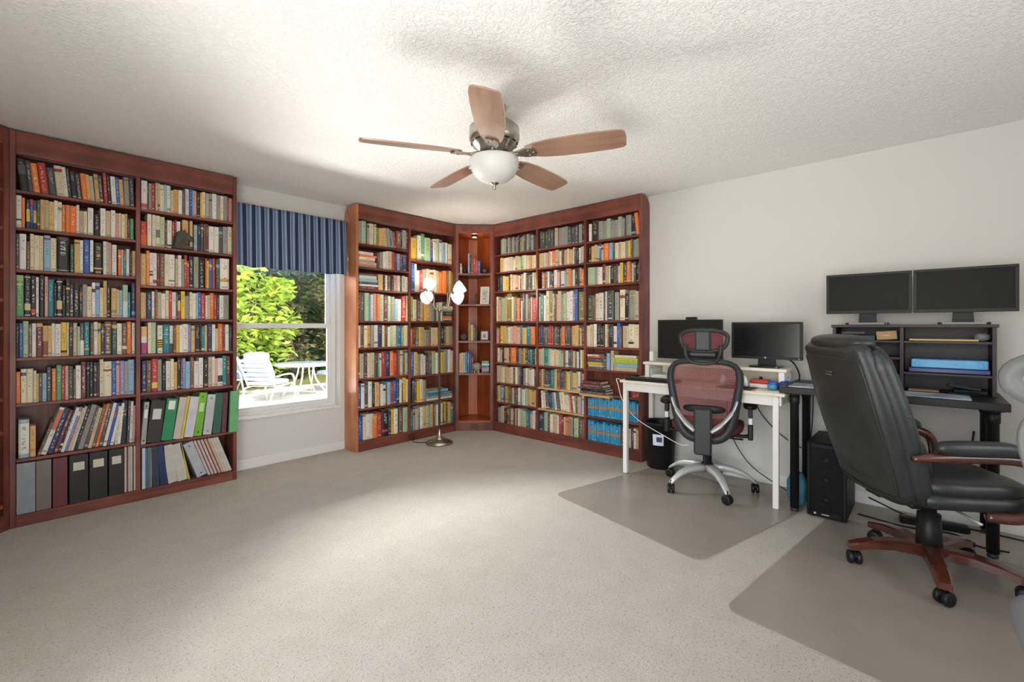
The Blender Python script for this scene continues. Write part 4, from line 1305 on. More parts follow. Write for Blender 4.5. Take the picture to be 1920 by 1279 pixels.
# ------------------------------------------------------------------ white desk
M_BIRCH = wood('pale_birch_desktop', (232, 224, 208), (222, 211, 190), 0.4, 'Y', 0.7)
d1 = thing('desk', 'white desk with pale birch top behind the red mesh chair', 'desk', (3.42, 0.70, 0))
MB().box((0, 0, .763), (.55, 1.21, .785), .003).build('desktop', M_BIRCH, d1)
for nm, lo, hi in (('apron', (.03, .05, .695), (.05, 1.17, .762)), ('apron', (.50, .05, .695), (.52, 1.17, .762)), ('apron', (.05, .03, .695), (.50, .05, .762)), ('apron', (.05, 1.17, .695), (.50, 1.19, .762))):
    MB().box(lo, hi, .002).build(nm, M_WHITE, d1)
for x, y in ((.02, .04), (.02, 1.155), (.495, .04), (.495, 1.155)):
    lg = MB().box((x, y, .007), (x + .036, y + .036, .762), .003).build('leg', M_WHITE, d1)
    MB().box((x + .004, y + .004, .0065), (x + .032, y + .032, .012), .001).build('foot_pad', M_BLACK, lg)

rs = thing('monitor_riser', 'white raised shelf along the back of the white desk', 'shelf', (3.62, 0.73, .786))
MB().box((0, 0, .122), (.24, 1.07, .144), .003).build('shelf_board', M_BIRCH, rs)
for y in (.015, 1.02):
    MB().prism([(0.01, 0), (.06, 0), (.075, .07), (.12, .085), (.165, .07), (.18, 0), (.23, 0), (.23, .121), (.01, .121)], y, y + .035, lambda a, b, h: (a, h, b)).build('support', M_WHITE, rs)
MB().box((.232, .06, .0), (.238, 1.0, .121), .001).build('back_board', M_BIRCH, rs)


def monitor(label, loc, rz, w_, h_, zb, base=None, neck=None, gloss=M_SCREEN, thick=.03, logo=True):
    """faces -X before turning; origin on the surface it stands on, zb = lower edge of the panel"""
    t = thing('monitor', label, 'monitor', loc, rz)
    MB().box((0, -w_ / 2, zb), (thick, w_ / 2, zb + h_), .004).build('panel_case', M_BLACK, t)
    b = .016
    m = MB()
    m.box((-.004, -w_ / 2, zb), (0, w_ / 2, zb + b * 1.3), .001).box((-.004, -w_ / 2, zb + h_ - b), (0, w_ / 2, zb + h_), .001)
    m.box((-.004, -w_ / 2, zb + b * 1.3), (0, -w_ / 2 + b, zb + h_ - b), .001).box((-.004, w_ / 2 - b, zb + b * 1.3), (0, w_ / 2, zb + h_ - b), .001)
    m.build('bezel', M_BLACK, t)
    MB().box((-.0012, -w_ / 2 + b, zb + b * 1.3), (-.0002, w_ / 2 - b, zb + h_ - b)).build('screen', gloss, t)
    bw, bd = base or (.22, .17)
    nw = neck or .1
    MB().prism(rrect(-.06, -bw / 2, -.06 + bd, bw / 2, .02, 4), 0.0005, .012).build('stand_base', M_BLACK_GLOSS, t)
    MB().prism([(-nw / 2, .01), (nw / 2, .01), (nw / 2 * .85, zb + .06), (-nw / 2 * .85, zb + .06)], thick + .004, thick + .022, lambda a, b_, h: (h, a, b_)).build('stand_neck', M_BLACK, t)
    MB().box((thick, -.06, zb + .05), (thick + .01, .06, zb + h_ * .7), .003).build('back_cover', M_BLACK, t)
    if logo:
        m = MB()
        m.M = Matrix.Translation((-.0045, 0, zb + b * .65)) @ Matrix.Rotation(math.radians(90), 4, 'Y')
        m.lathe([(.006, -.0006), (.006, .0006)], 14)
        m.build('logo_disc', M_SILVER, t)
        m = MB()
        m.box((-.005, -w_ / 2 + .018, zb + .006), (-.004, -w_ / 2 + .022, zb + .012))
        m.build('power_light', M_WHITE, t)
    return t


Zr = .786 + .1445
m1 = monitor('glossy black monitor with webcam behind the red mesh chair', (3.735, 1.455, Zr), 0, .525, .325, .03, gloss=mat('glossy_screen', (26, 27, 29), 0.07, spec=0.6))
wc = thing('webcam', 'small black webcam clipped on top of the leftmost monitor', 'webcam', (3.745, 1.435, Zr + .355))
MB().box((-.012, -.045, .001), (.016, .045, .022), .005).build('body', M_BLACK, wc)
m = MB()
m.M = Matrix.Translation((-.013, 0, .011)) @ Matrix.Rotation(math.radians(90), 4, 'Y')
m.lathe([(.006, -.002), (.006, .002)], 12)
m.build('lens', M_BLACK_GLOSS, wc)
monitor('matte black monitor on the right end of the white riser', (3.72, .885, Zr), 0, .465, .272, .06, base=(.20, .16), neck=.12)

sp = thing('speaker_box', 'slim white box standing left of the leftmost monitor', 'box', (3.70, 1.765, Zr))
MB().box((0, -.016, .0005), (.08, .016, .085), .004).build('body', M_WHITE, sp)

kb = thing('keyboard', 'black keyboard on the left end of the white desk', 'keyboard', (3.445, 1.44, .786), math.radians(4))
MB().box((0, 0, .001), (.145, .42, .016), .004).build('tray', M_BLACK, kb)
m = MB()
for r_ in range(5):
    for c_ in range(20):
        m.box((.012 + r_ * .025, .008 + c_ * .0203, .016), (.033 + r_ * .025, .026 + c_ * .0203, .023), .002)
m.build('keys', M_DARKGREY, kb)['kind'] = 'stuff'
tray = thing('paper_tray', 'white letter tray tucked under the left end of the riser', 'tray', (3.64, 1.60, .786))
MB().box((0, 0, .001), (.2, .14, .006), .002).build('floor_plate', M_WHITE, tray)
MB().box((0, 0, .006), (.004, .14, .03), .001).build('front_lip', M_WHITE, tray)
for y in (0, .136):
    MB().box((0.004, y, .006), (.2, y + .004, .085), .001).build('side_wall', M_WHITE, tray)
MB().box((0.008, .01, .006), (.19, .13, .04), .001).build('papers', M_PAPER, tray)

mp_ = MB().prism(rrect(-.1, -.12, .1, .12, .015, 4), .0006, .004).build('mouse_pad', M_BLACK, None, loc=(3.55, 1.03, .7855))
tag(mp_, 'black mouse pad on the white desk under the headphones', 'mouse pad')
hpn = thing('headphones', 'white over-ear headphones resting on the mouse pad', 'headphones', (3.55, 1.055, .7905), math.radians(20))
for y in (-.075, .075):
    m = MB()
    m.M = Matrix.Translation((0, y, .042)) @ Matrix.Rotation(math.radians(90 + (12 if y > 0 else -12)), 4, 'X')
    m.lathe([(.012, -.016), (.034, -.018), (.042, -.006), (.042, .006), (.034, .016), (.012, .018)], 24)
    ec = m.build('ear_cup', M_WHITE, hpn)
    m = MB()
    m.M = Matrix.Translation((0, y * .8, .042)) @ Matrix.Rotation(math.radians(90), 4, 'X')
    m.lathe([(.02, -.01), (.036, -.008), (.036, .008), (.02, .01)], 20, closed=True)
    m.build('ear_pad', mat('pale_grey_pad', (206, 204, 200), .7), ec)
MB().tube(spline([(0, -.085, .045), (.05, -.082, .05), (.12, -.05, .045), (.14, 0, .04), (.12, .05, .045), (.05, .082, .05), (0, .085, .045)], 6), .008, 8, flat=.6).build('headband', M_WHITE, hpn)
rb = thing('tape_dispenser', 'red and white caddy on the white desk below the right monitor', 'caddy', (3.62, .90, .786))
MB().box((0, -.07, .001), (.08, .07, .03), .006).build('tray', M_WHITE, rb)
MB().box((0.002, -.066, .03), (.078, .066, .062), .012).build('lid', mat('red_plastic', (182, 62, 54), .35), rb)
MB().blob((.04, 0, .07), (.012, .012, .012)).build('knob', M_BLACK, rb)
bt = thing('toy_car', 'blue and green plastic toy on the white desk beside the red caddy', 'toy', (3.55, .80, .786))
MB().blob((0, 0, .026), (.034, .03, .025), 3).build('body', mat('green_blue_plastic', (70, 140, 150), .4), bt)
MB().lathe([(.03, .034), (.032, .05), (.026, .062), (.01, .066)], 20).build('cap', mat('royal_blue_plastic', (34, 86, 180), .3), bt)
bc = MB().blob((0, 0, .03), (.06, .075, .029), 2.4, fn=lambda p: Vector((p.x, p.y, max(.001, p.z * (1 + .5 * mnoise.noise(p * 22)))))).build('microfibre_cloth', mat('navy_cloth', (48, 68, 128), .9), None, loc=(3.66, .765, .7858))
tag(bc, 'crumpled navy cloth at the right end of the white desk', 'cloth')
pp = MB().box((-.06, -.085, .0004), (.06, .085, .004)).build('paper_sheets', M_PAPER, None, loc=(3.505, .80, .7855), rz=.1)
tag(pp, 'white paper sheets at the near right corner of the white desk', 'paper')

# ------------------------------------------------------------------ black desk with hutch
M_BLKTOP = mat('black_brown_desktop', (30, 28, 27), 0.4, spec=.3, bump=(120, .1, .002))
d2 = thing('desk', 'black desk on round legs with a shelf hutch, right of the white desk', 'desk', (3.43, -.31, 0))
MB().box((0, 0, .79), (.55, 1.045, .832), .003).build('desktop', M_BLKTOP, d2)
for x, y in ((.075, .06), (.075, .97), (.47, .06), (.47, .97)):
    lg = MB().lathe([(.03, .785), (.03, .72), (.026, .715), (.026, .03)], 18, (x, y, 0)).build('leg', M_BLACK, d2)
    MB().lathe([(.022, .0065), (.024, .014), (.02, .03)], 16, (x, y, 0)).build('leveling_foot', M_DARKGREY, lg)
    MB().lathe([(.05, .782), (.05, .789)], 18, (x, y, 0)).build('mounting_plate', M_DARKGREY, lg)

M_ESP = wood('espresso_laminate', (44, 26, 27), (32, 19, 20), 0.45, 'Y')
hx, hy0, hy1, hz0, hz1 = 3.70, -.28, .475, .8325, 1.242
hu = thing('desk_hutch', 'dark espresso shelf hutch standing on the black desk', 'hutch', (hx, hy0, hz0))
hw, hh_ = hy1 - hy0, hz1 - hz0
MB().box((-.01, -.008, hh_ - .018), (.27, hw + .008, hh_), .002).build('top_panel', M_ESP, hu)
for y in (0, hw - .018, .395):
    MB().box((0, y, .001), (.262, y + .018, hh_ - .018), .001).build('upright', M_ESP, hu)
for y0, y1, zs in ((.413, hw - .018, (.10, .207, .31)), (.018, .395, (.119, .31))):
    for z in zs:
        MB().box((.004, y0, z - .014), (.258, y1, z), .001).build('shelf', M_ESP, hu)
MB().box((.258, .002, .001), (.264, hw - .002, hh_ - .018)).build('back_panel', M_ESP, hu)

for k, (yc, lb) in enumerate(((.296, 'black monitor on the hutch, left of the pair above the leather chair'), (-.148, 'black monitor on the hutch, rightmost of all the screens'))):
    monitor(lb, (3.735, yc, hz1 + .0005), 0, .438, .262, .072, base=(.22, .17), neck=.095, logo=False, gloss=mat('matte_screen', (24, 23, 21), .4, spec=.12))

# things in the hutch (y grows towards the white desk)
fb = thing('file_box', 'bright blue plastic file case on the lower right hutch shelf', 'box', (hx + .02, hy0 + .03, hz0 + .15))
MB().box((0, 0, .001), (.2, .33, .052), .004).build('case', mat('bright_blue_plastic', (62, 152, 208), .3, var=(20, (84, 172, 222), .3)), fb)
for y in (.02, .29):
    MB().box((-.004, y, .015), (0, y + .022, .04), .001).build('latch', mat('bright_blue_plastic', (62, 152, 208), .3), fb)
fb2 = MB().box((0, 0, .001), (.21, .35, .027), .003).build('document_case', mat('royal_navy_plastic', (26, 42, 110), .3), None, loc=(hx + .014, hy0 + .022, hz0 + .1205))
tag(fb2, 'flat navy plastic case lying under the bright blue file case', 'case')
# the blue case lies on the navy one
fb.location.z = hz0 + .1205 + .0275
ev = MB().box((0, 0, .001), (.19, .30, .012), .001).build('envelopes', mat('manila_paper', (210, 180, 120), .8), None, loc=(hx + .02, hy0 + .07, hz0 + .3105))
tag(ev, 'stack of manila envelopes on the top right hutch shelf', 'envelopes')
gb = MB().blob((0, 0, .026), (.03, .034, .025), 2.2).build('paperweight', mat('grey_rubber', (120, 120, 122), .6), None, loc=(hx + .05, hy0 + .055, hz0 + .3105))
tag(gb, 'small grey rounded gadget at the right end of the top hutch shelf', 'gadget')
cb = thing('cardboard_box', 'small brown cardboard box tilted on the top left hutch shelf', 'box', (hx + .02, hy0 + .425, hz0 + .3115))
m = MB()
m.M = Matrix.Rotation(math.radians(-4), 4, 'X')
m.box((0, .0, .0075), (.12, .10, .06), .001)
m.build('carton', mat('kraft_card', (186, 150, 108), .85), cb)
m = MB()
m.M = Matrix.Rotation(math.radians(-4), 4, 'X')
m.box((-.0008, .035, .03), (0, .07, .038))
m.build('printed_label', mat('pale_label', (210, 186, 150), .8), cb)
nb_ = MB().box((0, 0, .0005), (.1, .085, .03), .002).build('small_box', mat('petrol_blue_box', (28, 66, 92), .5), None, loc=(hx + .03, hy0 + .535, hz0 + .3105))
tag(nb_, 'small petrol blue box beside the cardboard box in the hutch', 'box')
gd = MB().blob((0, 0, .02), (.05, .05, .019), 2.6, fn=lambda p: Vector((p.x, p.y, max(.0008, p.z)))).build('router', M_DARKGREY, None, loc=(hx + .07, hy0 + .665, hz0 + .3105))
tag(gd, 'dark grey device at the left end of the top hutch shelf', 'device')
gg = MB().prism(rrect(-.02, -.07, .07, .06, .02, 4), .0405, .052).build('tablet_case', mat('slate_grey_case', (84, 86, 90), .6), None, loc=(hx + .045, hy0 + .655, hz0 + .3105))
tag(gg, 'slate grey flat case lying on the dark device in the hutch', 'case')
sr = thing('stapler', 'dark grey stapler on the bottom right of the hutch', 'stapler', (hx + .03, hy0 + .09, .8328), .3)
MB().box((-.02, -.03, .0005), (.02, .12, .012), .004).build('base', M_BLACK, sr)
m = MB()
m.M = Matrix.Translation((0, -.03, .022)) @ Matrix.Rotation(math.radians(9), 4, 'X')
m.box((-.016, 0, 0), (.016, .15, .02), .007)
m.build('arm', M_DARKGREY, sr)
nk = MB().box((0, 0, .0005), (.16, .14, .022), .002).build('notebook', mat('dark_navy_book', (30, 34, 48), .6), None, loc=(hx + .07, hy0 + .03, .8328))
tag(nk, 'dark navy notebook lying behind the stapler in the hutch', 'notebook')
kt = MB().box((0, 0, .0005), (.14, .14, .01), .001).build('wooden_ruler_tray', mat('tan_board', (176, 142, 108), .7), None, loc=(hx + .05, hy0 + .235, .8328))
tag(kt, 'thin tan board on the desk at the bottom of the hutch', 'board')
# marbled desk mat along the front
M_MARBLE = mat('blue_grey_marble_mat', (198, 204, 212), .4, var=(7, (104, 120, 142), .14))
dm = MB().prism(rrect(0, 0, .22, .86, .012, 4), .0006, .005).build('desk_pad', M_MARBLE, None, loc=(3.455, -.17, .8322))
tag(dm, 'long blue-grey marbled desk pad along the front of the black desk', 'desk pad')

# ------------------------------------------------------------------ computer tower
pc = thing('computer_tower', 'black computer tower with mesh front on the floor under the black desk', 'computer', (3.475, .375, 0))
MB().box((.006, 0, .012), (.42, .21, .485), .004).build('case', mat('black_steel_case', (15, 15, 16), .5, spec=.2), pc)
M_MESHF = mat('perforated_front', (12, 12, 12), .6, spec=.15)
nt = M_MESHF.node_tree
m = MB()
m.box((-.004, .0, .02), (.006, .02, .48), .003).box((-.004, .19, .02), (.006, .21, .48), .003).box((-.004, .02, .02), (.006, .19, .05), .003).box((-.004, .02, .45), (.006, .19, .48), .003)
m.build('front_frame', mat('black_steel_case', (15, 15, 16), .5, spec=.2), pc)
MB().box((0.0, .02, .05), (.0055, .19, .45)).build('front_mesh', M_MESHF, pc)
for k, zc in enumerate((.125, .25, .375)):
    fn_ = MB()
    fn_.M = Matrix.Translation((-.0018, .105, zc)) @ Matrix.Rotation(math.radians(90), 4, 'Y')
    fn_.lathe([(.058, -.001), (.06, -.001), (.06, .001), (.058, .001)], 28, closed=True)
    fn_.lathe([(.016, -.001), (.016, .001)], 16)
    for a in range(7):
        an = 2 * math.pi * a / 7
        fn_.tube([(.016 * math.cos(an), .016 * math.sin(an), 0), (.038 * math.cos(an + .25), .038 * math.sin(an + .25), 0), (.057 * math.cos(an + .35), .057 * math.sin(an + .35), 0)], .0022, 4)
    fn_.build('intake_fan', mat('black_fan_plastic', (34, 34, 35), .5, spec=.2), pc)
m = MB()
m.M = Matrix.Translation((-.005, .165, .034)) @ Matrix.Rotation(math.radians(90), 4, 'Y')
m.lathe([(.007, -.001), (.007, .001)], 14)
m.build('logo_disc', M_SILVER, pc)
MB().box((-.0046, .09, .031), (-.004, .13, .036)).build('name_plate', M_SILVER, pc)
for x, y in ((.03, .02), (.03, .18), (.39, .02), (.39, .18)):
    MB().box((x - .015, y - .012, .0065), (x + .015, y + .012, .013), .002).build('foot', M_BLACK, pc)

# ------------------------------------------------------------------ waste bin
wb = thing('waste_bin', 'black plastic waste bin with a blue and white sticker by the bookcase end', 'waste bin', (3.82, 1.735, 0))
MB().lathe([(.108, .007), (.112, .012), (.136, .385), (.142, .388), (.142, .402), (.133, .402), (.131, .385), (.106, .02), (.02, .014)], 36).build('body', M_BLACK, wb)
m = MB()
secs = []
for zz in (.215, .31):
    r0 = .112 + (.136 - .112) * (zz - .012) / .373 + .0008
    secs.append([(r0 * math.cos(math.radians(a)), r0 * math.sin(math.radians(a)), zz) for a in range(176, 217, 5)] + [((r0 - .0006) * math.cos(math.radians(a)), (r0 - .0006) * math.sin(math.radians(a)), zz) for a in range(216, 175, -5)])
m.loft(secs, smooth=False)
st = m.build('sticker', mat('pale_blue_sticker', (214, 220, 234), .5), wb)
m = MB()
secs = []
for zz in (.245, .288):
    r0 = .112 + (.136 - .112) * (zz - .012) / .373 + .0016
    secs.append([(r0 * math.cos(math.radians(a)), r0 * math.sin(math.radians(a)), zz) for a in range(190, 211, 5)] + [((r0 - .0006) * math.cos(math.radians(a)), (r0 - .0006) * math.sin(math.radians(a)), zz) for a in range(210, 189, -5)])
m.loft(secs, smooth=False)
m.build('bin_emblem', mat('navy_print', (44, 54, 96), .5), st)

# ------------------------------------------------------------------ bag and cables
bg = MB().blob((0, 0, .12), (.055, .06, .119), 2.6, fn=lambda p: Vector((p.x * (1 + .25 * mnoise.noise(p * 20)), p.y * (1 + .25 * mnoise.noise(p * 17 + Vector((3, 1, 0)))), max(.0065, p.z)))).build('drawstring_bag', mat('teal_nylon', (62, 118, 132), .6, bump=(18, .5, .01)), None, loc=(3.62, .665, 0))
tag(bg, 'crumpled teal bag on the floor beside the computer tower', 'bag')


def cable(label, pts, r=.0035, m_=M_BLACK, n=7):
    o = MB().tube(spline(pts, n), r, 6).build('cable', m_)
    return tag(o, label, 'cable')


cable('white cable looping from the desk edge to the red mesh chair', [(3.44, 1.92, .787), (3.405, 1.93, .79), (3.405, 1.915, .74), (3.46, 1.9, .60), (3.58, 1.83, .44), (3.60, 1.62, .34), (3.47, 1.42, .32), (3.42, 1.33, .34)], .004, mat('white_cable', (222, 218, 212), .5))
cable('black cable hanging from under the white desk to the floor', [(3.93, 1.22, .68), (3.93, 1.2, .40), (3.90, 1.05, .16), (3.80, .80, .05), (3.72, .66, .03), (3.68, .52, .012)])
cable('black cable sagging behind the right desk leg', [(3.96, 1.05, .70), (3.95, .95, .52), (3.95, .80, .38), (3.94, .66, .33), (3.95, .52, .42)])
cable('thin black cable dropping straight beside the white desk leg', [(3.9, .76, .70), (3.91, .745, .50), (3.9, .72, .30), (3.86, .70, .12), (3.80, .64, .012)])
cable('black cable hanging under the left end of the black desk', [(3.80, .60, .78), (3.82, .61, .55), (3.80, .625, .35), (3.82, .61, .2)])
cable('black monitor cable from the right monitor down to the white desk', [(3.80, .80, 1.0), (3.86, .74, .97), (3.88, .70, .88), (3.86, .705, .80)], .005)
cable('black cable coiled on the floor behind the leather chair', [(3.70, .34, .012), (3.66, .1, .012), (3.72, -.1, .012), (3.60, -.2, .014), (3.62, -.32, .012)], .005)
cable('second black cable on the floor below the hutch', [(3.88, .3, .08), (3.84, .05, .012), (3.88, -.2, .012), (3.86, -.5, .012)], .005)
cable('black cable loop hanging under the black desk behind the leather chair', [(3.9, .15, .6), (3.88, .05, .25), (3.84, -.05, .15), (3.88, -.16, .25), (3.9, -.2, .6)], .005)
ps = thing('power_strip', 'black power strip on the floor beneath the black desk', 'power strip', (3.80, -.02, 0), .2)
MB().box((-.03, -.16, .001), (.03, .16, .04), .006).build('housing', M_BLACK, ps)
for k in range(5):
    MB().box((-.014, -.13 + k * .055, .04), (.014, -.10 + k * .055, .043), .001).build('socket', M_DARKGREY, ps)
MB().box((-.01, .135, .04), (.01, .15, .046), .001).build('switch', mat('red_plastic', (182, 62, 54), .35), ps)

# ------------------------------------------------------------------ office chairs
def caster_meshes(tag_, r, w_):
    wl = MB()
    for y in (-w_ * .5, w_ * .5):
        wl.M = Matrix.Translation((0, y, r)) @ Matrix.Rotation(math.radians(90), 4, 'X')
        wl.lathe([(r * .3, -w_ * .36), (r * .85, -w_ * .36), (r, -w_ * .22), (r, w_ * .22), (r * .85, w_ * .36), (r * .3, w_ * .36)], 22)
    wl.M = None
    me = wl.mesh('wheels_' + tag_)
    hd = MB()
    hd.prism([(r * 1.02 * math.cos(math.radians(a)), r + r * 1.02 * math.sin(math.radians(a))) for a in range(20, 161, 14)] + [(-r * .4, r * .8), (r * .4, r * .8)], -w_ * .14, w_ * .14, lambda a, b, h: (a, h, b))
    hd.lathe([(.007, r), (.007, r * 2 + .025)], 10)
    return me, hd.mesh('hood_' + tag_)


def five_star(t, a0, R_, leg_me, leg_mats, hub_z, r, w_, hood_mat, tag_, wheel_mat=None):
    wm, hm = caster_meshes(tag_, r, w_)
    wm.materials.append(wheel_mat or M_BLACK)
    hm.materials.append(hood_mat)
    for k in range(5):
        a = math.radians(a0 + 72 * k)
        lg = link('base_leg', leg_me, t, (0, 0, 0), a)
        cs = link('caster', hm, lg, (R_, 0, .0065), math.radians(35 + 50 * k))
        link('caster_wheels', wm, t, (R_ * math.cos(a), R_ * math.sin(a), .0065), a + math.radians(35 + 50 * k))


# ---- red mesh task chair
ch = thing('office_chair', 'red mesh office chair with silver base pulled up to the white desk', 'chair', (3.55, 1.24, 0), math.radians(14))
lg = MB()
secs = []
for x, zc, hw_, hh2 in ((.02, .165, .036, .03), (.10, .172, .033, .026), (.18, .163, .029, .022), (.25, .138, .025, .018), (.30, .105, .021, .014), (.33, .08, .018, .011)):
    secs.append([(x, hw_ * math.copysign(abs(math.cos(t)) ** .6, math.cos(t)), zc + hh2 * math.copysign(abs(math.sin(t)) ** .6, math.sin(t))) for t in [2 * math.pi * k / 12 for k in range(12)]])
lg.loft(secs)
leg_me = lg.mesh('base_leg')
leg_me.materials.append(M_SILVER)
# star turned against the chair's facing
five_star(ch, 222 - 14, .325, leg_me, None, .17, .033, .029, M_BLACK, 'task')
MB().lathe([(.05, .14), (.052, .19), (.032, .2), (.03, .33), (.024, .335), (.024, .40)], 22).build('gas_column', M_BLACK, ch)
MB().box((-.13, -.11, .385), (.12, .11, .43), .015).build('tilt_mechanism', M_BLACK, ch)
MB().tube([(0, -.10, .405), (.0, -.2, .40), (.01, -.24, .398)], .007, 8).build('lever', M_BLACK, ch)
M_REDF = mat('maroon_seat_fabric', (92, 34, 42), .85, bump=(160, .3, .003))
MB().blob((.02, 0, .468), (.25, .25, .042), 3.4, 28, 12, fn=lambda p: Vector((p.x, p.y, p.z + .03 * (abs(p.y) / .25) ** 2 - (.03 * max(0, (p.x - .12) / .15) ** 2)))).build('seat', M_REDF, ch)
MB().blob((.02, 0, .44), (.235, .235, .022), 3.4, 24, 8, fn=lambda p: Vector((p.x, p.y, p.z + .03 * (abs(p.y) / .25) ** 2))).build('seat_shell', M_BLACK, ch)


def back_x(y, z, bend=.9):
    return -.245 - .05 * ((z - .5) / .5) + bend * y * y


def outline(z0, z1, wtop, wbot, n=44, k=4.2):
    """closed loop (y, z) of the backrest: wide rounded shoulders, narrower foot"""
    pts = []
    zc, hz = (z0 + z1) / 2, (z1 - z0) / 2
    for i in range(n):
        t = 2 * math.pi * i / n
        sy = math.copysign(abs(math.cos(t)) ** (2 / k), math.cos(t))
        sz = math.copysign(abs(math.sin(t)) ** (2 / k), math.sin(t))
        z = zc + hz * sz
        f_ = min(1.0, max(0.0, (z - z0) / (z1 - z0)))
        pts.append(((wbot + (wtop - wbot) * f_ ** .8) * sy, z))
    return pts


lp = outline(.43, .985, .252, .15)
loop = [(back_x(y, z), y, z) for y, z in lp]
MB().tube(loop, [(.02 if z > .93 else .024 + .012 * (1 - (z - .43) / .5)) for y, z in lp], 10, closed=True).build('back_frame', M_DARKGREY, ch)
# woven mesh panel, slightly see-through
M_WEAVE = bpy.data.materials.new('maroon_mesh_weave')
M_WEAVE.use_nodes = True
nt = M_WEAVE.node_tree
bsd = nt.nodes['Principled BSDF']
bsd.inputs['Base Color'].default_value = (*lin((124, 58, 62)), 1)
bsd.inputs['Roughness'].default_value = .7
tcn = nt.nodes.new('ShaderNodeTexCoord')
sep2 = nt.nodes.new('ShaderNodeSeparateXYZ')
nt.links.new(tcn.outputs['Object'], sep2.inputs[0])
prod = None
for ax_ in (1, 2):
    q1 = nt.nodes.new('ShaderNodeMath')
    q1.operation = 'MULTIPLY'
    q1.inputs[1].default_value = 950.0
    nt.links.new(sep2.outputs[ax_], q1.inputs[0])
    q2 = nt.nodes.new('ShaderNodeMath')
    q2.operation = 'SINE'
    nt.links.new(q1.outputs[0], q2.inputs[0])
    q3 = nt.nodes.new('ShaderNodeMath')
    q3.operation = 'GREATER_THAN'
    q3.inputs[1].default_value = -.3
    nt.links.new(q2.outputs[0], q3.inputs[0])
    if prod is None:
        prod = q3
    else:
        q4 = nt.nodes.new('ShaderNodeMath')
        q4.operation = 'MULTIPLY'
        nt.links.new(prod.outputs[0], q4.inputs[0])
        nt.links.new(q3.outputs[0], q4.inputs[1])
        prod = q4
q5 = nt.nodes.new('ShaderNodeMath')
q5.operation = 'SUBTRACT'
q5.inputs[0].default_value = 1.0
nt.links.new(prod.outputs[0], q5.inputs[1])
nt.links.new(q5.outputs[0], bsd.inputs['Alpha'])


def mesh_panel(z0, z1, wtop, wbot, off, name, m_, parent, fx=None, k=4.2):
    fx = fx or back_x
    secs_ = []
    base_ = outline(z0, z1, wtop, wbot, k=k)
    zc = (z0 + z1) / 2
    for s_ in (.02, .35, .7, 1.0):
        secs_.append([(fx(y * s_, zc + (z - zc) * s_) + off, y * s_, zc + (z - zc) * s_) for y, z in base_])
    return MB().loft(secs_, cap=False).build(name, m_, parent, recalc=False)


mesh_panel(.435, .98, .245, .145, .0, 'back_mesh', M_WEAVE, ch)
# dark spine post, silver V brace, lumbar pad
MB().box((-.345, -.058, .335), (-.285, .058, .66), .012).build('spine_post', M_DARKGREY, ch)
MB().box((-.31, -.035, .355), (-.08, .035, .39), .01).build('back_bracket', M_BLACK, ch)
for s_ in (-1, 1):
    MB().tube(spline([(-.315, s_ * .05, .50), (-.30, s_ * .12, .555), (-.275, s_ * .185, .64), (-.262, s_ * .215, .72)], 6), [.042] * 6 + [.034] * 6 + [.022] * 6 + [.008], 8, flat=.35).build('silver_brace', M_SILVER, ch)
MB().blob((-.262, 0, .645), (.016, .14, .028), 3, fn=lambda p: Vector((p.x + .8 * p.y * p.y, p.y, p.z))).build('lumbar_pad', M_BLACK, ch)
# headrest on its yoke


def head_x(y, z):
    return -.30 - .04 * (z - 1.0) + 1.6 * y * y


lp2 = outline(1.055, 1.205, .165, .135, 32, 2.8)
MB().tube([(head_x(y, z), y, z) for y, z in lp2], .015, 8, closed=True).build('headrest_frame', M_DARKGREY, ch)
mesh_panel(1.06, 1.20, .16, .13, 0, 'headrest_mesh', M_WEAVE, ch, head_x, 2.8)
MB().box((-.335, -.05, 1.06), (-.305, .05, 1.2), .01).build('headrest_plate', M_DARKGREY, ch)
MB().tube(spline([(-.335, -.115, 1.10), (-.345, -.11, 1.04), (-.33, -.08, .985), (-.325, 0, .97), (-.33, .08, .985), (-.345, .11, 1.04), (-.335, .115, 1.10)], 5), .011, 8).build('headrest_yoke', M_DARKGREY, ch)
MB().box((-.335, -.085, 1.02), (-.315, .085, 1.05), .008).build('headrest_bar', M_DARKGREY, ch)
for s_ in (-1, 1):
    MB().tube(spline([(-.02, s_ * .15, .43), (-.02, s_ * .26, .43), (-.02, s_ * .29, .46), (-.02, s_ * .29, .50)], 5), .016, 8, flat=.8).build('arm_bracket', M_BLACK, ch)
    MB().box((-.055, s_ * .29 - .017, .41), (.015, s_ * .29 + .017, .52), .006).build('arm_post', M_BLACK, ch)
    MB().box((-.048, s_ * .29 - .015, .52), (.008, s_ * .29 + .015, .57), .004).build('arm_sleeve', M_SILVER, ch)
    MB().box((-.048, s_ * .29 - .015, .57), (.008, s_ * .29 + .015, .64), .004).build('arm_upper_post', M_BLACK, ch)
    MB().blob((.02, s_ * .29, .655), (.135, .048, .024), 3).build('arm_pad', M_BLACK, ch)

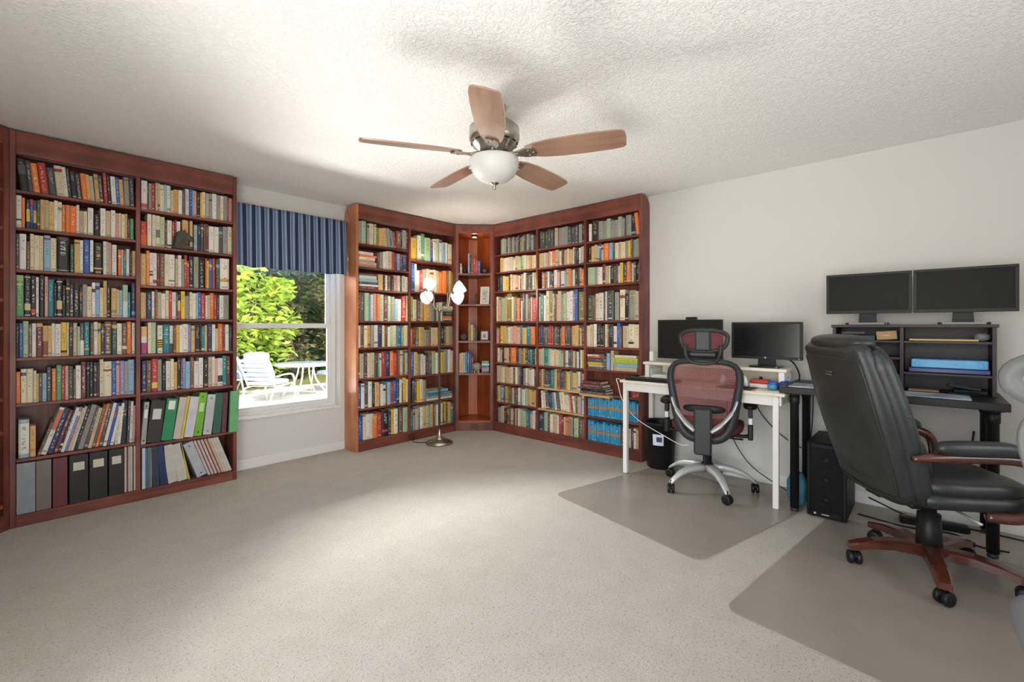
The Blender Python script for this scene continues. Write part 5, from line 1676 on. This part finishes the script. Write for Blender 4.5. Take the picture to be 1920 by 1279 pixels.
# ---- black leather executive chair
ex = thing('office_chair', 'black leather executive chair with wooden arms and wooden star base', 'chair', (3.08, .0, 0), math.radians(-55))
M_MAHOG = wood('mahogany_lacquer', (88, 44, 32), (50, 24, 18), .25, 'X', 1.2, coat=.6)
lg = MB()
secs = []
for x, zc, hw_, hh2 in ((.0, .118, .036, .03), (.08, .125, .036, .026), (.16, .13, .034, .022), (.24, .122, .032, .02), (.31, .105, .03, .018), (.345, .096, .024, .015)):
    secs.append([(x, -hw_, zc - hh2), (x, hw_, zc - hh2), (x, hw_, zc + hh2 * .6), (x, hw_ * .7, zc + hh2), (x, -hw_ * .7, zc + hh2), (x, -hw_, zc + hh2 * .6)])
lg.loft(secs, smooth=False)
leg2 = lg.mesh('base_leg')
leg2.materials.append(M_MAHOG)
five_star(ex, 45 + 55, .32, leg2, None, .17, .032, .034, M_BLACK, 'executive')
MB().lathe([(.052, .10), (.05, .2), (.046, .3), (.03, .305), (.03, .38)], 22).build('gas_column', M_BLACK, ex)
MB().box((-.16, -.12, .355), (.14, .12, .40), .012).build('tilt_mechanism', M_BLACK, ex)
MB().tube([(.02, -.1, .37), (.02, -.24, .36), (.02, -.27, .358)], .006, 8).build('lever', M_SILVER, ex)
# seat: thick cushion over a welted lower cushion
MB().blob((.04, 0, .435), (.27, .265, .045), 4, 30, 10).build('seat_base', M_LEATHER, ex)
MB().blob((.05, 0, .49), (.265, .255, .055), 3.2, 34, 14, fn=lambda p: Vector((p.x, p.y, p.z + .006 * mnoise.noise(p * 14) - .03 * max(0, (p.x - .2) / .1) ** 2))).build('seat_cushion', M_LEATHER, ex)


def back_section(s_):
    """(centre x, centre z, half thickness, half width) along the backrest, s 0..1"""
    z = .42 + .70 * s_
    x = -.235 - .20 * s_ ** 1.15
    th = .05 + .02 * math.sin(math.pi * min(1, s_ * 1.1))
    w_ = .235 + .03 * math.sin(math.pi * s_ * .9)
    return x, z, th, w_


def back_ring(s_, th_k=1.0, w_k=1.0, off=0.0, n=28, e=.55):
    x, z, th, w_ = back_section(s_)
    q = []
    for k in range(n):
        t = 2 * math.pi * k / n
        cx, sy = math.cos(t), math.sin(t)
        dx = th * th_k * math.copysign(abs(cx) ** e, cx)
        dy = w_ * w_k * math.copysign(abs(sy) ** e, sy)
        q.append((x + off + dx, dy, z + dx * .28))
    return q


# outer shell of the back
secs = [back_ring(.0, .55, .9)] + [back_ring(i / 14) for i in range(0, 15)] + [back_ring(1.02, .85, .96), back_ring(1.04, .5, .85)]
MB().loft(secs).build('back_shell', M_LEATHER, ex)
# padded front cushions: lumbar, shoulder and head pillows with seams between
for nm, s0, s1, bul in (('lumbar_cushion', .06, .44, .125), ('shoulder_cushion', .42, .76, .08), ('head_cushion', .76, 1.03, .085)):
    x0, z0, _, w0 = back_section((s0 + s1) / 2)
    hgt = (s1 - s0) * .70 / 2
    tilt = math.atan2(.20, .70)
    m = MB()
    m.M = Matrix.Translation((x0 + .05, 0, z0)) @ Matrix.Rotation(-tilt, 4, 'Y')
    m.blob((0, 0, 0), (bul, w0 * .88, hgt * 1.06), 3, 26, 14, fn=lambda p: Vector((p.x + .3 * p.y * p.y, p.y, p.z + .004 * mnoise.noise(p * 18))))
    m.build(nm, M_LEATHER, ex)
# side bolsters
for s_ in (-1, 1):
    pth = [Vector((back_section(i / 8)[0] + .055, s_ * (back_section(i / 8)[3] - .03), back_section(i / 8)[1])) for i in range(9)]
    MB().tube(spline(pth, 3), [.03] * 2 + [.048] * 21 + [.03] * 2, 12).build('side_bolster', M_LEATHER, ex)
# top roll over the back
xt, zt, tht, wt = back_section(1.0)
MB().blob((xt + .03, 0, zt + .03), (.085, wt * .86, .042), 2.6, 28, 12).build('top_roll', M_LEATHER, ex)
# welt piping round the rear panel and the chrome pull
def rear_pt(s_, yf, out=.002):
    x_, z_, th_, w2 = back_section(s_)
    sn = abs(yf) ** (1 / .55)
    cx_ = math.sqrt(max(0, 1 - sn * sn)) ** .55
    return (x_ - th_ * cx_ - out, w2 * yf, z_ - th_ * cx_ * .28)


pip = [rear_pt(.05 + .89 * i / 14, .93) for i in range(15)]
pip += [rear_pt(.94 + .02 * math.sin(math.pi * k / 10), .93 * (1 - 2 * k / 10)) for k in range(1, 10)]
pip += [rear_pt(.94 - .89 * i / 14, -.93) for i in range(15)]
pip += [rear_pt(.05 - .03 * math.sin(math.pi * k / 10), -.93 * (1 - 2 * k / 10)) for k in range(1, 10)]
MB().tube(pip, .0045, 6, closed=True).build('piping', M_LEATHER, ex)
x, z, th, w_ = back_section(.86)
m = MB()
m.tube([(x - th - .002, -.025, z - .022), (x - th - .008, -.025, z - .022), (x - th - .008, .025, z - .022), (x - th - .002, .025, z - .022)], .003, 6)
m.tube([(x - th - .002, -.025, z - .036), (x - th - .008, -.025, z - .036), (x - th - .008, .025, z - .036), (x - th - .002, .025, z - .036)], .003, 6)
m.build('chrome_pull', M_NICKEL, ex)
MB().prism([(-.26, .385), (-.15, .372), (-.14, .40), (-.20, .44), (-.24, .47), (-.26, .47)], -.05, .05, lambda a, b, h: (a, h, b)).build('back_bracket', M_BLACK, ex)
# arms: bent mahogany with leather pads
for s_ in (-1, 1):
    pth = spline([(-.275, s_ * .30, .645), (-.18, s_ * .305, .655), (-.02, s_ * .31, .66), (.12, s_ * .31, .655), (.21, s_ * .305, .62), (.235, s_ * .30, .54), (.215, s_ * .295, .45), (.16, s_ * .28, .395), (.06, s_ * .24, .385)], 6)
    n_ = len(pth)
    MB().tube(pth, [.014 + .012 * min(1, i / 8) for i in range(n_)], 10, flat=.9).build('arm_frame', M_MAHOG, ex)
    MB().blob((-.01, s_ * .31, .70), (.185, .04, .032), 3, 24, 10, fn=lambda p: Vector((p.x, p.y, p.z - .03 * max(0, (p.x - .08) / .1) ** 2))).build('arm_pad', M_LEATHER, ex)

# ---- pale grey chair at the right edge of the picture, facing the camera
gc = thing('office_chair', 'light grey framed chair cut off by the right edge of the picture', 'chair', (1.75, -.43, 0), math.radians(182))
M_GREYP = mat('pale_grey_plastic', (104, 104, 103), .55)
M_GREYF = mat('grey_seat_fabric', (112, 112, 114), .9, bump=(150, .3, .003))
lg = MB()
secs = []
for x, zc, hw_, hh2 in ((.02, .15, .03, .022), (.12, .145, .026, .018), (.22, .12, .022, .015), (.30, .085, .018, .012)):
    secs.append([(x, -hw_, zc - hh2), (x, hw_, zc - hh2), (x, hw_, zc + hh2), (x, -hw_, zc + hh2)])
lg.loft(secs, smooth=False)
leg3 = lg.mesh('base_leg')
leg3.materials.append(M_GREYP)
five_star(gc, 12, .29, leg3, None, .17, .028, .026, M_BLACK, 'grey')
MB().lathe([(.045, .13), (.045, .19), (.028, .2), (.028, .41)], 20).build('gas_column', M_BLACK, gc)
MB().blob((.0, 0, .415), (.25, .255, .02), 4, 26, 8).build('seat_shell', M_DARKGREY, gc)
MB().blob((.0, 0, .445), (.262, .268, .03), 4, 28, 10).build('seat', M_GREYF, gc)


def grey_x(y, z):
    return -.335 - .05 * ((z - .5) / .5) + .7 * y * y


lp3 = outline(.56, 1.00, .245, .12, 40, 3)
MB().tube([(grey_x(y, z), y, z) for y, z in lp3], .010, 8, closed=True).build('back_frame', M_GREYP, gc)
mesh_panel(.565, .995, .24, .115, 0, 'back_mesh', mat('black_mesh', (26, 26, 27), .8), gc, grey_x, 3)
# broad grey upper shell with an open slot
lp4o = outline(.96, 1.17, .262, .25, 36, 2.4)
lp4i = outline(1.012, 1.118, .21, .2, 36, 2.4)
vs = [(grey_x(y, z) + q, y, z) for q in (-.014, .014) for ring in (lp4o, lp4i) for y, z in ring]
n_ = 36
fs = []
for k in range(n_):
    k2 = (k + 1) % n_
    for a, b, flip in ((0, 1, 0), (2, 3, 1), (0, 2, 1), (1, 3, 0)):
        q = (a * n_ + k, a * n_ + k2, b * n_ + k2, b * n_ + k)
        fs.append(q if not flip else q[::-1])
m = MB()
m.add(vs, fs, 0, True)
m.build('upper_shell', M_GREYP, gc)
MB().box((-.014 + grey_x(0, 1.06), -.035, .985), (.008 + grey_x(0, 1.06), .035, 1.14), .006).build('shell_strut', M_GREYP, gc)
m = MB()
m.M = Matrix.Translation((grey_x(0, 1.06) + .008, 0, 1.06)) @ Matrix.Rotation(math.radians(90), 4, 'Y')
m.lathe([(.03, 0), (.032, .008), (.02, .016)], 18)
m.build('adjuster_knob', M_WHITE, gc)
MB().tube(spline([(-.12, 0, .40), (-.30, 0, .40), (-.37, 0, .48), (-.375, 0, .62)], 6), .026, 8).build('back_bracket', M_GREYP, gc)

# ------------------------------------------------------------------ garden seen through the window
GZ = -0.06
M_PATIO = mat('sunlit_concrete', (226, 216, 202), .85, var=(4, (206, 196, 182), .3), bump=(80, .2, .004))
struct(MB().box((-6, YW + .16, GZ - .1), (14, 10.2, GZ)).build('patio_ground', M_PATIO), 'pale concrete patio')
M_LAWN = mat('lawn_grass', (112, 128, 62), .95, var=(6, (150, 150, 84), .3), bump=(90, .8, .03))
struct(MB().box((-10, 10.2, GZ - .1), (20, 22, GZ - .01)).build('lawn_ground', M_LAWN), 'strip of lawn beyond the patio')

M_FRAME = mat('cream_powder_coat', (200, 188, 170), .45)
M_CUSH = mat('pale_blue_cushion', (126, 142, 168), .85, var=(12, (150, 164, 186), .2))
M_CUSHD = mat('slate_blue_cushion', (90, 110, 130), .85)


def lounger(label, loc, rz, cushion=None):
    t = thing('patio_chair', label, 'patio chair', (*loc, GZ), rz, 'patio chairs outside the window')
    t.scale = (.92, .92, .82)
    for s_ in (-1, 1):
        MB().tube(spline([(.38, s_ * .29, .0), (.34, s_ * .3, .3), (.28, s_ * .31, .56), (.05, s_ * .31, .60), (-.2, s_ * .31, .58)], 5), .016, 8).build('arm_tube', M_FRAME, t)
        MB().tube([(-.38, s_ * .28, .0), (-.22, s_ * .28, .34), (.3, s_ * .27, .40)], .016, 8).build('leg_tube', M_FRAME, t)
        MB().tube([(-.16, s_ * .26, .36), (-.30, s_ * .26, .66), (-.46, s_ * .26, .98)], .016, 8).build('back_tube', M_FRAME, t)
    for k in range(6):
        f_ = (k + .5) / 6
        MB().box((-.02, -.25, -.004), (.045, .25, .004), .002).build('back_strap', M_FRAME, t, loc=(-.175 - .27 * f_, 0, .40 + .56 * f_), rot=(0, math.radians(65), 0))
    for k in range(6):
        MB().box((-.035, -.25, -.003), (.035, .25, .003), .002).build('seat_strap', M_FRAME, t, loc=(-.12 + .08 * k, 0, .37 + .005 * k))
    if cushion:
        MB().blob((.08, 0, .44), (.27, .25, .05), 4).build('seat_cushion', cushion, t)
        m = MB()
        m.M = Matrix.Translation((-.23, 0, .74)) @ Matrix.Rotation(math.radians(-26), 4, 'Y')
        m.blob((0, 0, 0), (.05, .25, .30), 4)
        m.build('back_cushion', cushion, t)
        m = MB()
        m.M = Matrix.Translation((-.30, 0, 1.0)) @ Matrix.Rotation(math.radians(-26), 4, 'Y')
        m.blob((0, 0, 0), (.06, .24, .07), 3)
        m.build('head_pillow', M_CUSH, t)


lounger('strapped cream patio chair seen from behind, nearest the window', (2.86, 8.15), math.radians(35), M_CUSH)
lounger('patio chair with pale blue cushions beside the round table, rightmost outside', (4.45, 9.05), math.radians(205), M_CUSH)
lounger('patio chair with slate blue cushions, leftmost and farthest outside', (2.86, 9.55), math.radians(-60), M_CUSHD)
tb = thing('patio_table', 'round glass topped patio table between the outdoor chairs', 'table', (3.62, 8.45, GZ))
MB().lathe([(.52, .60), (.53, .605), (.53, .615), (.52, .62)], 48).build('table_top', mat('frosted_table_glass', (178, 190, 188), .2), tb)
MB().tube([(.52 * math.cos(2 * math.pi * k / 40), .52 * math.sin(2 * math.pi * k / 40), .60) for k in range(40)], .016, 8, closed=True).build('rim', M_FRAME, tb)
for k in range(4):
    a = math.radians(45 + 90 * k)
    MB().tube(spline([(.12 * math.cos(a), .12 * math.sin(a), .58), (.2 * math.cos(a), .2 * math.sin(a), .3), (.45 * math.cos(a), .45 * math.sin(a), .0)], 5), .015, 8).build('leg', M_FRAME, tb)

# foliage
RT = random.Random(5)


def leaf_mat(name, a, b_, tl=.35):
    m_ = mat(name, a, .5)
    nt_ = m_.node_tree
    bs_ = nt_.nodes['Principled BSDF']
    gm = nt_.nodes.new('ShaderNodeNewGeometry')
    mx_ = nt_.nodes.new('ShaderNodeMix')
    mx_.data_type = 'RGBA'
    mx_.inputs['A'].default_value = (*lin(a), 1)
    mx_.inputs['B'].default_value = (*lin(b_), 1)
    nt_.links.new(gm.outputs['Random Per Island'], mx_.inputs['Factor'])
    nt_.links.new(mx_.outputs['Result'], bs_.inputs['Base Color'])
    tb_ = nt_.nodes.new('ShaderNodeBsdfTranslucent')
    nt_.links.new(mx_.outputs['Result'], tb_.inputs[0])
    ms_ = nt_.nodes.new('ShaderNodeMixShader')
    ms_.inputs[0].default_value = tl
    nt_.links.new(bs_.outputs[0], ms_.inputs[1])
    nt_.links.new(tb_.outputs[0], ms_.inputs[2])
    nt_.links.new(ms_.outputs[0], nt_.nodes['Material Output'].inputs[0])
    return m_


LM = [leaf_mat('dark_leaf', (58, 78, 40), (88, 108, 52)), leaf_mat('mid_leaf', (74, 100, 44), (110, 132, 62)), leaf_mat('lime_leaf', (142, 172, 56), (190, 204, 90), .45), leaf_mat('olive_leaf', (88, 92, 56), (138, 134, 84))]
M_BARK = mat('grey_bark', (110, 96, 78), .9, bump=(30, .6, .02))


def tree(name, label, cat, x, y, h_, rad, kind, nleaf, lsize, low=.3, group=None, drop=0.0):
    t = thing(name, label, cat, (x, y, GZ - .01), 0, group)
    MB().tube(spline([(0, 0, -.02), (.05, .04, h_ * .3), (-.06, .02, h_ * .6), (.04, 0, h_ * .86)], 4), [.09 * (1 - .8 * i / 12) * (.5 + h_ / 8) for i in range(13)], 8).build('trunk', M_BARK, t)
    cl = [(RT.uniform(-1, 1) * rad * .75, RT.uniform(-1, 1) * rad * .75, RT.uniform(low, 1) * h_, RT.uniform(.35, .6) * rad) for _ in range(14)]
    for k in range(4):
        c_ = cl[k]
        MB().tube(spline([(0, 0, h_ * .35), (c_[0] * .5, c_[1] * .5, (c_[2] + h_ * .35) / 2 + .1), c_[:3]], 4), .022, 6).build('branch', M_BARK, t)
    vs_, fs_ = [], []
    for i in range(nleaf):
        c_ = cl[i % len(cl)]
        d_ = Vector((RT.gauss(0, 1), RT.gauss(0, 1), RT.gauss(0, .8))).normalized() * c_[3] * RT.uniform(.5, 1.05)
        p_ = Vector(c_[:3]) + d_
        if p_.z < .02:
            p_.z = .05
        q_ = Euler((RT.uniform(-.9, .9), RT.uniform(-.9, .9), RT.uniform(0, 6.28))).to_matrix()
        s_ = lsize * RT.uniform(.6, 1.25)
        o_ = len(vs_)
        for a, b, c2 in ((0, -.5, 0), (.26, -.05, .06), (0, .5, -.04), (-.26, -.05, .06)):
            vs_.append(p_ + q_ @ Vector((a * s_, b * s_, c2 * s_ - drop * abs(b) * s_)))
        fs_.append((o_, o_ + 1, o_ + 2))
        fs_.append((o_, o_ + 2, o_ + 3))
    m_ = MB()
    m_.v = [tuple(v_) for v_ in vs_]
    m_.f = fs_
    m_.mi = [0] * len(fs_)
    m_.sm = [False] * len(fs_)
    cr_ = m_.build('crown', LM[kind], t, recalc=False)
    cr_['kind'] = 'stuff'
    return t


tree('shrub', 'sunlit lime green leafy shrub just beyond the patio', 'shrub', 3.35, 10.6, 2.3, .95, 2, 2200, .20, .35)
for k, (x, y, h_, rad, kd, lb) in enumerate(((2.2, 13.2, 4.6, 1.5, 0, 'dark leafy tree far left behind the lime shrub'), (3.9, 13.6, 5.0, 1.6, 0, 'tall dark tree straight behind the lime shrub'), (5.4, 12.9, 4.6, 1.5, 1, 'mid green tree right of the lime shrub'),
                                              (6.9, 13.4, 4.8, 1.6, 0, 'dark tree behind the right window jamb'), (8.4, 13.0, 4.6, 1.6, 1, 'mid green tree farthest right in the garden'), (.6, 13.0, 4.8, 1.6, 1, 'mid green tree at the far left end of the garden'))):
    tree('garden_tree', lb, 'tree', x, y, h_, rad, kd, 3000, .24, .04, 'trees behind the patio')
for k, (x, y, h_, rad, kd, lb) in enumerate(((4.7, 11.7, 1.7, .8, 3, 'olive toned bush low beside the lime shrub'), (5.9, 11.6, 2.4, .8, 3, 'olive toned bush below the window jamb'), (2.4, 11.8, 1.5, .8, 1, 'low green bush behind the farthest patio chair'), (3.7, 12.0, 1.3, .9, 0, 'low dark bush in the middle of the garden'))):
    tree('garden_bush', lb, 'bush', x, y, h_, rad, kd, 1300, .16, .08, 'bushes along the lawn')
fence = thing('garden_fence', 'dim weathered timber fence behind the garden trees', 'fence', (-8, 15.2, GZ - .01))
fb_me = MB().box((0.005, 0, 0), (.645, .03, 3.2), .006).mesh('fence_board')
fb_me.materials.append(mat('weathered_fence', (70, 66, 52), .9, var=(2, (50, 56, 40), .3)))
for k in range(40):
    link('fence_board', fb_me, fence, (k * .65, .012 * (k % 2), 0))
MB().box((0, .045, .4), (26, .09, .5)).build('rail', mat('weathered_fence', (70, 66, 52), .9), fence)
